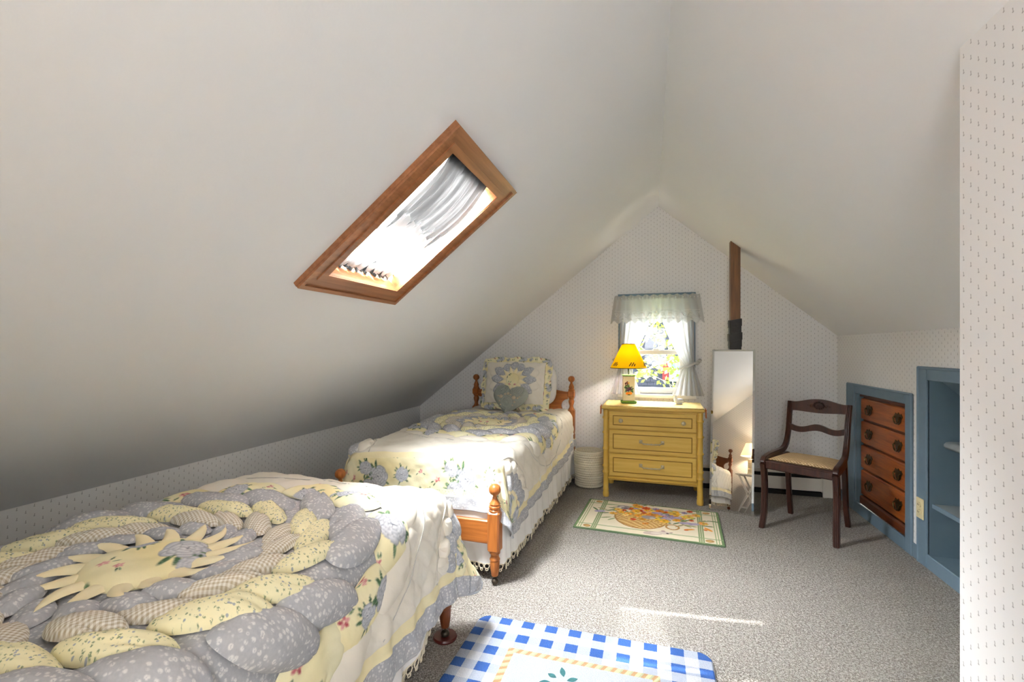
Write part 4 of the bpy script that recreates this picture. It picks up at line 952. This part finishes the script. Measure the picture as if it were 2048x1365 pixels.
# second lamp on a small white folding table beside the near bed's head
tx, ty = -.56, -.41
t = thing('folding_table', 'small white folding tray table beside the near bed, seen in the mirror', 'table', (tx, ty, 0))
bx(t, 'top', 'white_paint', -.19, .19, -.15, .15, .58, .60, .006)
for sy in (-1, 1):
    for sx in (-1, 1):
        m = MB(); m.sweep([(sx*.16, sy*.13, 0), (-sx*.14, sy*.13, .58)], .018, .024, (0, 1, 0)); m.build('leg', 'white_paint', t)
for sx in (-1, 1):
    m = MB(); m.box(sx*.10-.01, sx*.10+.01, -.12, .12, .10, .125, .003); m.build('stretcher', 'white_paint', t)
t = thing('table_lamp', 'lit lamp with white shade and woven base, seen in the mirror', 'lamp', (tx, ty, .60))
m = MB(); m.lathe([(.055, 0), (.06, .01), (.05, .03), (.05, .21), (.055, .23), (.03, .24)], (0, 0, 0), 20); m.build('woven_base', 'wicker_white', t, 40)
for k in range(7):
    m = MB(); m.tube([(.0515*math.cos(a), .0515*math.sin(a), .04+.025*k) for a in np.linspace(0, 2*PI, 25)[:-1]], .004, 5, True); m.build('cane_band', 'ivory', t, True)
m = MB(); m.tube([(0, 0, .24), (0, 0, .34)], .006, 8); m.build('stem', 'dark_metal', t, True)
m = MB(); frustum(m, .16, .085, .275, .47); m.build('shade', 'shade_white', t, 40)
lp = lamp('white_lamp_bulb_light', 'POINT', (tx, ty, .60+.37), 5.0, (1, .80, .56), .035)

# ------------------------------------------------------------------ small things
t = thing('duck_figurine', 'small white ceramic duck sitting on the right of the dresser scarf', 'figurine', (.235, 4.06, DT+.0055), math.radians(20)); t.rotation_euler[2] = math.radians(200)
def ellipsoid(m, c, r, n=12, tilt=0):
    v = []; f = []
    for i in range(n+1):
        th = PI*i/n
        for j in range(2*n):
            ph = PI*j/n; x, y, z = r[0]*math.sin(th)*math.cos(ph), r[1]*math.sin(th)*math.sin(ph), r[2]*math.cos(th)
            v.append((c[0]+x*math.cos(tilt)-z*math.sin(tilt), c[1]+y, c[2]+x*math.sin(tilt)+z*math.cos(tilt)))
    for i in range(n):
        for j in range(2*n): k = (j+1) % (2*n); f.append((i*2*n+j, (i+1)*2*n+j, (i+1)*2*n+k, i*2*n+k))
    m.add(v, f)
m = MB()
prof = [(-.046, .030, .001, .001), (-.042, .032, .010, .008), (-.03, .027, .021, .020), (-.012, .024, .026, .024), (.008, .024, .026, .024), (.022, .03, .022, .021), (.028, .042, .015, .016), (.030, .054, .011, .012), (.032, .064, .011, .012), (.034, .074, .012, .012), (.037, .081, .009, .007), (.038, .084, .001, .001)]
v = []; n = 14
for i, (x, z, ry, rz_) in enumerate(prof):
    a = prof[max(i-1, 0)]; c_ = prof[min(i+1, len(prof)-1)]; d = Vector((c_[0]-a[0], 0, c_[1]-a[1])).normalized(); u = Vector((-d.z, 0, d.x))
    for k in range(n): q = 2*PI*k/n; v.append(Vector((x, 0, z))+u*(rz_*math.sin(q))+Vector((0, ry*math.cos(q), 0)))
f = [(i*n+k, i*n+(k+1) % n, (i+1)*n+(k+1) % n, (i+1)*n+k) for i in range(len(prof)-1) for k in range(n)]
m.add(v, f); m.build('body', 'ceramic', t, True)
m = MB(); m.lathe([(.024, 0), (.026, .003), (.022, .008)], (-.004, 0, 0), 18); m.build('base', 'ceramic', t, True)
m = MB(); m.hull([(.042, -.006, .072), (.042, .006, .072), (.058, -.005, .069), (.058, .005, .069), (.042, 0, .078), (.056, 0, .071)]); m.build('bill', 'heater_white', t)
t = thing('waste_basket', 'round white woven waste basket between far bed and dresser', 'basket', (-.505, 4.115, 0))
m = MB(); m.lathe([(.001, .004), (.108, .004), (.112, .008), (.122, .30), (.118, .30), (.108, .012), (.001, .012)], (0, 0, 0), 40); m.f = m.f[:-2]; m.mi = m.mi[:-2]; m.build('wall', 'wicker_white', t, 40)
for k in range(15):
    z = .014+.0195*k; rr = .114+.010*z/.3; m = MB(); m.tube([((rr+.0025*math.sin(40*a+k*PI))*math.cos(a), (rr+.0025*math.sin(40*a+k*PI))*math.sin(a), z) for a in np.linspace(0, 2*PI, 161)[:-1]], .0085, 5, True); m.build('woven_band', 'wicker_white', t, True)
m = MB(); m.tube([(.120*math.cos(a), .120*math.sin(a), .302) for a in np.linspace(0, 2*PI, 41)[:-1]], .008, 8, True); m.build('rim', 'wicker_white', t, True)

# ------------------------------------------------------------------ leaning mirror
ml = thing('mirror', 'tall narrow frameless mirror leaning against the black-wrapped post', 'mirror', (.571, 3.700, .004)); ml.rotation_euler = (math.radians(-8.9), 0, math.radians(-14.0))
mw, mh = .1475, 1.20
m = MB(); m.box(-mw, mw, .0, .004, 0, mh, 0); m.build('backing', 'black', ml)
m = MB(); m.box(-mw+.014, mw-.014, -.0062, 0, .014, mh-.014, 0); m.build('glass', 'mirror_glass', ml)
m = MB(); a = [(-mw, 0), (mw, 0), (mw, mh), (-mw, mh)]; b_ = [(-mw+.014, .014), (mw-.014, .014), (mw-.014, mh-.014), (-mw+.014, mh-.014)]
m.add([(x, -.0015, z) for x, z in a]+[(x, -.0062, z) for x, z in b_]+[(x, 0, z) for x, z in a], [(i, (i+1) % 4, 4+(i+1) % 4, 4+i) for i in range(4)]+[(8+i, 8+(i+1) % 4, (i+1) % 4, i) for i in range(4)]); m.build('bevelled_edge', 'mirror_glass', ml)

# ------------------------------------------------------------------ chair
t = thing('side_chair', 'dark mahogany side chair with carved crest and woven tan seat', 'chair', (1.02, 3.545, 0), math.radians(-31.5))
mt = 'mahogany'
def smoothpath(pts, n=6):
    P = [Vector(p) for p in pts]; out = []
    for i in range(len(P)-1):
        p0 = P[max(i-1, 0)]; p1 = P[i]; p2 = P[i+1]; p3 = P[min(i+2, len(P)-1)]
        for k in range(n):
            u = k/n; out.append(.5*((2*p1)+(p2-p0)*u+(2*p0-5*p1+4*p2-p3)*u*u+(3*p1-p0-3*p2+p3)*u**3))
    return out+[P[-1]]
for sx in (-1, 1):
    m = MB(); x = sx*.205
    fp = smoothpath([(x*1.03, -.222, 0), (x, -.200, .10), (x, -.188, .24), (x, -.196, .36), (x, -.212, .43)]); n_ = len(fp)
    m.sweep(fp, .034, [.030+.016*i/(n_-1) for i in range(n_)], (1, 0, 0))
    for k in (-1, 0, 1): m.tube([p+Vector((k*.009, -.0155-.0075*i/(n_-1), 0)) for i, p in enumerate(fp)], .0042, 5)
    m.build('front_leg', mt, t, 40)
    m = MB(); bx_ = sx*.17
    pts = [(x, -.222, .435), (x, -.20, .458), (x*.99, -.12, .468), (x*.95, -.02, .475), (x*.90, .085, .485), (x*.87, .145, .525), (x*.86, .180, .60), (x*.86, .205, .71), (x*.87, .235, .815)]
    P_ = smoothpath(pts); m.sweep(P_, .032, [.030+.006*math.sin(i*.1) for i in range(len(P_))], (1, 0, 0))
    for k in (-1, 0, 1): m.tube([p+Vector((k*.009, -.0155 if i > 30 else -.004, .010 if i <= 30 else 0)) for i, p in enumerate(P_) if i > 24], .0042, 5)
    m.build('side_stile', mt, t, 40)
    m = MB(); P_ = smoothpath([(bx_, .13, .455), (bx_, .155, .33), (bx_, .178, .16), (bx_*1.02, .222, 0)]); m.sweep(P_, .030, [.044-.012*i/(len(P_)-1) for i in range(len(P_))], (1, 0, 0)); m.build('rear_leg', mt, t, 40)
    m = MB(); m.sweep([(x, -.20, .435), (bx_*1.02, .14, .438)], .026, .05, (1, 0, 0)); m.build('side_rail', mt, t)
m = MB(); m.box(-.20, .20, -.216, -.186, .395, .452, .007); m.tube([(-.19, -.217, .445), (.19, -.217, .445)], .005, 6); m.build('front_rail', mt, t, 40)
m = MB(); m.box(-.17, .17, .125, .15, .405, .455, .005); m.build('rear_rail', mt, t)
m = MB(); n = 18; U, V = np.meshgrid(np.linspace(-1, 1, n), np.linspace(-1, 1, n), indexing='ij'); wx = .188-.016*(V+1); H = .458+.020*(1-U**4)**.6*(1-V**4)**.6
m.grid(np.stack([U*wx, -.035+V*.155, H], -1)); m.grid(np.stack([U*wx, -.035+V*.155, .450+0*U], -1)); m.build('woven_seat', 'seat_weave', t, True)
def rail(z0, hgt, th, wav, crest=False):
    P_ = []; n = 30; top = []; bot = []
    for i in range(n+1):
        u = -1+2*i/n; x = u*.172
        if crest: zt_ = z0+.026+.026*math.exp(-(u/.42)**2)-.004*math.cos(u*7)+.003; zb_ = z0-.038-.014*math.exp(-(u/.30)**2)+.006*(1-abs(u))*math.cos(u*6)
        else: zc = z0+.010*math.cos(u*5.2); zt_ = zc+.021+.003*math.cos(u*5.2); zb_ = zc-.020
        top.append((x, zt_)); bot.append((x, zb_))
    yb = .205+(z0-.71)*.29
    m = MB(); m.prism(top+bot[::-1], lambda p, q, e: (p, yb+e+.018*(1-(p/.172)**2), q), -th/2, th/2); return m, yb
m, yb = rail(.79, 0, .022, 0, True); cr = m.build('crest_rail', mt, t, 40)
m = MB(); yc = yb+.018-.015
for rr, z in ((.018, 0), (.012, .005), (.006, .009)):
    m.tube([(rr*math.cos(a), yc-z, .797+rr*.85*math.sin(a)) for a in np.linspace(0, 2*PI, 17)[:-1]], .0045, 6, True)
for k in range(12):
    a = 2*PI*k/12; 
    m.hull([(.030*math.cos(a)+.009*math.cos(b_), yc-.001-.004*math.cos(b_*1), .797+.024*math.sin(a)+.007*math.sin(b_)) for b_ in np.linspace(0, 2*PI, 7)[:-1]]+[(.030*math.cos(a), yc-.009, .797+.024*math.sin(a))])
m.build('carved_rose', mt, cr, True)
for sg in (-1, 1):
    for k in range(4):
        m = MB(); x0 = sg*(.045+.022*k); m.hull([(x0+sg*.016*math.cos(b_), yc+.004*k*.6+(.0 if abs(math.sin(b_)) > .2 else .002), .792+.003*(k % 2)+(.013-.002*k)*math.sin(b_)) for b_ in np.linspace(0, 2*PI, 9)[:-1]]+[(x0, yc-.006+.002*k, .793)]); m.build('carved_leaf', mt, cr)
m, _ = rail(.635, 0, .020, 1); m.build('mid_rail', mt, t, 40)

# ------------------------------------------------------------------ rugs
t = thing('check_rug', 'blue and white checked rug with rope border on the carpet in front', 'rug', (-.245, 1.66, 0), math.radians(-.5))
RW, RH, rc, th = .475, .30, .05, .014
def rrect(w, h, r, n=8):
    out = []
    for cx0, cy0, a0 in ((w-r, h-r, 0), (-w+r, h-r, PI/2), (-w+r, -h+r, PI), (w-r, -h+r, 1.5*PI)):
        out += [(cx0+r*math.cos(a0+PI/2*i/n), cy0+r*math.sin(a0+PI/2*i/n)) for i in range(n+1)]
    return out
m = MB(); o0 = rrect(RW, RH, rc); o1 = rrect(RW-.006, RH-.006, rc-.004); n = len(o0)
m.add([(x, y, .0005) for x, y in o0]+[(x, y, th*.6) for x, y in o0]+[(x, y, th) for x, y in o1], [(i, (i+1) % n, n+(i+1) % n, n+i) for i in range(n)]+[(n+i, n+(i+1) % n, 2*n+(i+1) % n, 2*n+i) for i in range(n)]+[tuple(range(2*n, 3*n)), tuple(range(n))[::-1]]); m.build('pile', 'check_rug', t)
for k, (x, y, a, l) in enumerate(((-.05, .005, 1.9, .05), (-.035, -.01, .5, .04), (-.075, -.006, 2.8, .035), (-.01, -.02, -.2, .045), (-.09, -.035, 3.4, .04))):
    m = MB(); q = [(l*i/6, .010*math.sin(PI*i/6)) for i in range(7)]+[(l*i/6, -.010*math.sin(PI*i/6)) for i in range(5, 0, -1)]
    m.prism(q, lambda p, w_, e: (x+p*math.cos(a)-w_*math.sin(a), y+p*math.sin(a)+w_*math.cos(a), e), th-.001, th+.0015); m.build('leaf_motif', 'teal_wool', t)
# tapestry rug with a cornucopia
t = thing('tapestry_rug', 'cream tapestry rug with a fruit and flower cornucopia before the dresser', 'rug', (-.004, 3.388, 0), math.radians(-3.6))
TWd, THt = .462, .308; nu, nv = 300, 200
U, V = np.meshgrid(np.linspace(-1, 1, nu), np.linspace(-1, 1, nv), indexing='ij'); xx = U*1.5; yy = V
col = np.ones((nu, nv, 3))*np.array(L(226, 214, 190)[:3])
def E2(cx, cy, rx, ry, c, ang=0.0): ellp(cx, cy, rx, ry, c, ang, xx, yy, col)
green = (112, 136, 92)
def band(mask, c): col[mask] = np.array(L(*c)[:3])
band((np.abs(xx) > 1.455) | (np.abs(yy) > .955), green)
for d in (1.36, 1.41): band(np.abs(np.abs(xx)-d) < .010, (150, 166, 120))
for d in (1.05, 1.09, 1.13): band(np.abs(np.abs(xx)-d) < .012, (134, 152, 108))
for d in (.70, .73): band(np.abs(np.abs(yy)-d) < .010, (146, 162, 118))
rs = random.Random(5)
for sx in (-1, 1):
    for sy in (-1, 1): E2(sx*1.24, sy*.84, .085, .07, (176, 136, 84), .4*sx); E2(sx*1.23, sy*.85, .05, .03, (206, 166, 104), .4)
for k in range(150): E2(rs.gauss(.05, .55), rs.gauss(.25, .26), .13, .028, rs.choice([(128, 146, 98), (150, 162, 118), (104, 124, 84), (160, 150, 110)]), rs.uniform(-.9, .9))
bo = (xx+.16)**2/.60**2+(yy-.10)**2/.74**2; bowl = (bo < 1) & (yy < .16-.42*(xx+.16))
wv = np.sin(xx*46+np.sin(yy*9)*2)*np.sin((yy+.5*xx*xx)*52); col[bowl & (wv > -.15)] = np.array(L(210, 172, 108)[:3]); col[bowl & (wv <= -.15)] = np.array(L(178, 132, 74)[:3]); col[bowl & (wv > .55)] = np.array(L(230, 202, 146)[:3])
col[(np.abs(bo-.96) < .06) & (yy < .16)] = np.array(L(168, 124, 68)[:3])
for i in range(30): E2(-.66+1.05*i/29, .30-.52*i/29, .05, .045, (196, 150, 84) if i % 2 else (224, 188, 122), -.4)
for a in np.linspace(0, 2*PI, 60): E2(.52+.13*math.cos(a), -.32+.14*math.sin(a), .022, .022, (176, 132, 76))
for k in range(44): E2(-.36+.05*math.sin(k), .78-1.0*k/44+.0, .045, .03, rs.choice([(214, 176, 100), (180, 132, 72)]), .7)
pal = [(222, 122, 44), (232, 164, 56), (238, 190, 84), (200, 84, 40), (236, 178, 60), (150, 132, 164), (178, 158, 186), (236, 206, 130), (212, 142, 60)]
def flower(cx, cy, r_, c):
    for a in np.linspace(0, 2*PI, 9)[:-1]: E2(cx+r_*.6*math.cos(a), cy+r_*.6*math.sin(a), r_*.5, r_*.3, tuple(int(min(255, max(0, v_+rs.randint(-16, 16)))) for v_ in c), a)
    E2(cx, cy, r_*.3, r_*.3, tuple(int(v_*.78) for v_ in c))
for k in range(70): flower(rs.gauss(.18, .38), rs.gauss(.36, .24), rs.uniform(.05, .11), rs.choice(pal))
for cx0, cy0, r_, c in ((-.72, .42, .10, (230, 178, 84)), (-.80, .12, .09, (226, 170, 76)), (.86, .45, .12, (232, 186, 90)), (1.02, .60, .10, (226, 176, 84)), (.55, .55, .14, (230, 176, 70)), (.34, .0, .12, (236, 186, 62)), (.16, .10, .10, (238, 196, 76)), (-.1, .72, .11, (206, 96, 46)), (.22, .62, .11, (222, 130, 52)), (-.34, .86, .1, (228, 158, 60)), (1.16, .12, .10, (222, 168, 80))): flower(cx0, cy0, r_, c)
for cx0, cy0 in ((.95, .02), (.78, .02), (-1.12, .16), (.60, .30), (.16, .48)): E2(cx0, cy0, .13, .07, (158, 146, 178), .3); E2(cx0+.03, cy0+.02, .07, .03, (184, 172, 196), .3)
E2(-.62, .62, .15, .14, (150, 140, 142)); E2(-.66, .66, .06, .05, (196, 186, 180)); E2(-.56, .55, .05, .06, (118, 104, 112)); E2(-.70, .55, .04, .05, (212, 204, 196))
E2(.0, .12, .16, .11, (160, 150, 152)); E2(.08, .08, .06, .05, (202, 192, 186))
for cx0, cy0, an in ((.86, -.34, .4), (1.24, -.20, -.9)): E2(cx0, cy0, .12, .04, (226, 150, 60), an); E2(cx0-.06, cy0-.05, .05, .035, (206, 104, 48), an)
E2(.14, -.80, .20, .10, (196, 176, 166), .25); E2(.36, -.70, .11, .09, (206, 190, 178)); E2(.43, -.72, .03, .025, (60, 48, 46)); E2(.34, -.61, .045, .035, (176, 148, 146)); E2(.50, -.66, .04, .02, (150, 128, 126), .5); E2(.20, -.78, .10, .06, (214, 200, 188), .2)
m = MB(); m.grid(np.stack([U*TWd, V*THt, .008+.0008*wob(U*9, V*9, 3)], -1)); o = m.build('woven_face', 'painted', t, True); paint_attr(o, col.reshape(-1, 3))
m = MB(); q = rrect(TWd+.004, THt+.004, .006, 3); m.prism(q, lambda p, w_, e: (p, w_, e), .0005, .0068); m.build('green_binding', 'rug_back', t)

# ------------------------------------------------------------------ outdoors seen through the gable window
HY = 22.0
t = thing('neighbour_house', 'dark shingled house with red shutter outside the window', 'house', (0, HY, -4.5))
m = MB(); m.box(-7, 7, .12, 8, 0, 9.2); m.build('wall', 'shingle', t)
rs = random.Random(3); sm = None
for r_ in range(30):                                  # shingles in view, each a piece
    z = 3.5+.17*r_
    for k in range(14):
        x = -1.5+.26*k+(.13 if r_ % 2 else 0)
        if .45 < x+.13 < 1.85 and 4.10 < z+.09 < 5.4: continue
        if sm is None: mm = MB(); mm.box(0, .25, 0, .03, 0, .20, .003); o = mm.build('shingle', 'shingle', t); sm = o.data
        else: o = bpy.data.objects.new('shingle', sm); C.objects.link(o); o.parent = t
        o.location = (x, .08+.02*rs.random(), z); o.rotation_euler = (math.radians(-6), 0, 0)
wf = MB(); wf.box(.86, 1.70, -.02, .1, 4.22, 5.34, .02); wn = wf.build('window', 'white_paint', t)
for ix in range(3):
    for iz in range(4):
        m = MB(); m.box(.97+.22*ix, 1.15+.22*ix, -.035, -.018, 4.34+.24*iz, 4.53+.24*iz); m.build('pane', 'blue_dark', wn)
m = MB(); m.box(.58, .84, .0, .10, 4.26, 5.02, .01); sh_ = m.build('shutter', 'shutter_red', t)
for k in range(8): m = MB(); m.box(.61, .81, -.02, 0, 4.31+.088*k, 4.37+.088*k, .004); m.build('slat', 'shutter_red', sh_)
m = MB(); m.prism([(-.4, 9.2), (4, 12.4), (8.4, 9.2)], lambda p, q, e: (e, p, q), -7.3, 7.3); m.build('roof', 'shingle', t)
m = MB(); m.box(-30, 30, 4.8, 40, -4.56, -4.5); struct(m.build('ground', 'grass'), 'grass of the yard far below the attic window', 'ground')
t = thing('tree', 'pale-branched tree with yellow-green leaves outside the window', 'tree', (-1.3, 10.5, -4.5))
m = MB(); rs = random.Random(21); leaves = []
def branch(p, d, l, r, lev):
    pts = [p]; q = p.copy(); dd = d.copy()
    for i in range(5): dd = (dd+Vector((rs.uniform(-.22, .22), rs.uniform(-.22, .22), rs.uniform(-.12, .16)))).normalized(); q = q+dd*l/5; pts.append(q.copy())
    if any(a.y < -1.9 or a.y > 2.2 for a in pts): return
    m.tube(pts, [r*(1-.5*i/5) for i in range(6)], 6)
    if lev >= 2: leaves.extend(pts[1:])
    if lev < 4:
        for k in range(3 if lev else 5):
            a = pts[rs.randint(2, 5)]; nd = (dd+Vector((rs.uniform(-1, 1), rs.uniform(-1, 1), rs.uniform(-.45, .55)))).normalized(); branch(a, nd, l*rs.uniform(.55, .72), r*.5, lev+1)
branch(Vector((0, 0, 0)), Vector((.08, 0, 1)), 5.2, .07, 0); branch(Vector((.1, 0, 3.4)), Vector((.9, -.1, .5)), 2.9, .040, 1); branch(Vector((.1, 0, 4.0)), Vector((.8, .2, .75)), 2.9, .035, 1); branch(Vector((.1, 0, 4.6)), Vector((.9, -.2, .5)), 2.7, .035, 1); branch(Vector((.1, 0, 5.0)), Vector((.9, -.2, .3)), 2.7, .035, 1); branch(Vector((.1, 0, 3.2)), Vector((.9, .3, .3)), 2.6, .035, 1)
m.build('trunk', 'bark', t, True)
ml_ = [MB(), MB()]
for p in leaves:
    for k in range(5):
        c = p+Vector((rs.gauss(0, .10), min(.2, max(-.2, rs.gauss(0, .10))), rs.gauss(-.03, .08))); d = Vector((rs.uniform(-1, 1), rs.uniform(-1, 1), rs.uniform(-1, .3))).normalized(); s_ = d.cross(Vector((rs.random(), rs.random(), rs.random()))).normalized(); l = rs.uniform(.08, .15); w_ = l*.32
        ml_[rs.random() < .40].add([c, c+d*l*.45+s_*w_, c+d*l, c+d*l*.45-s_*w_], [(0, 1, 2, 3)])
for q, mt_ in zip(ml_, ('leaf_green', 'leaf_pale')): o = q.build('foliage', mt_, t, recalc=False); o['kind'] = 'stuff'
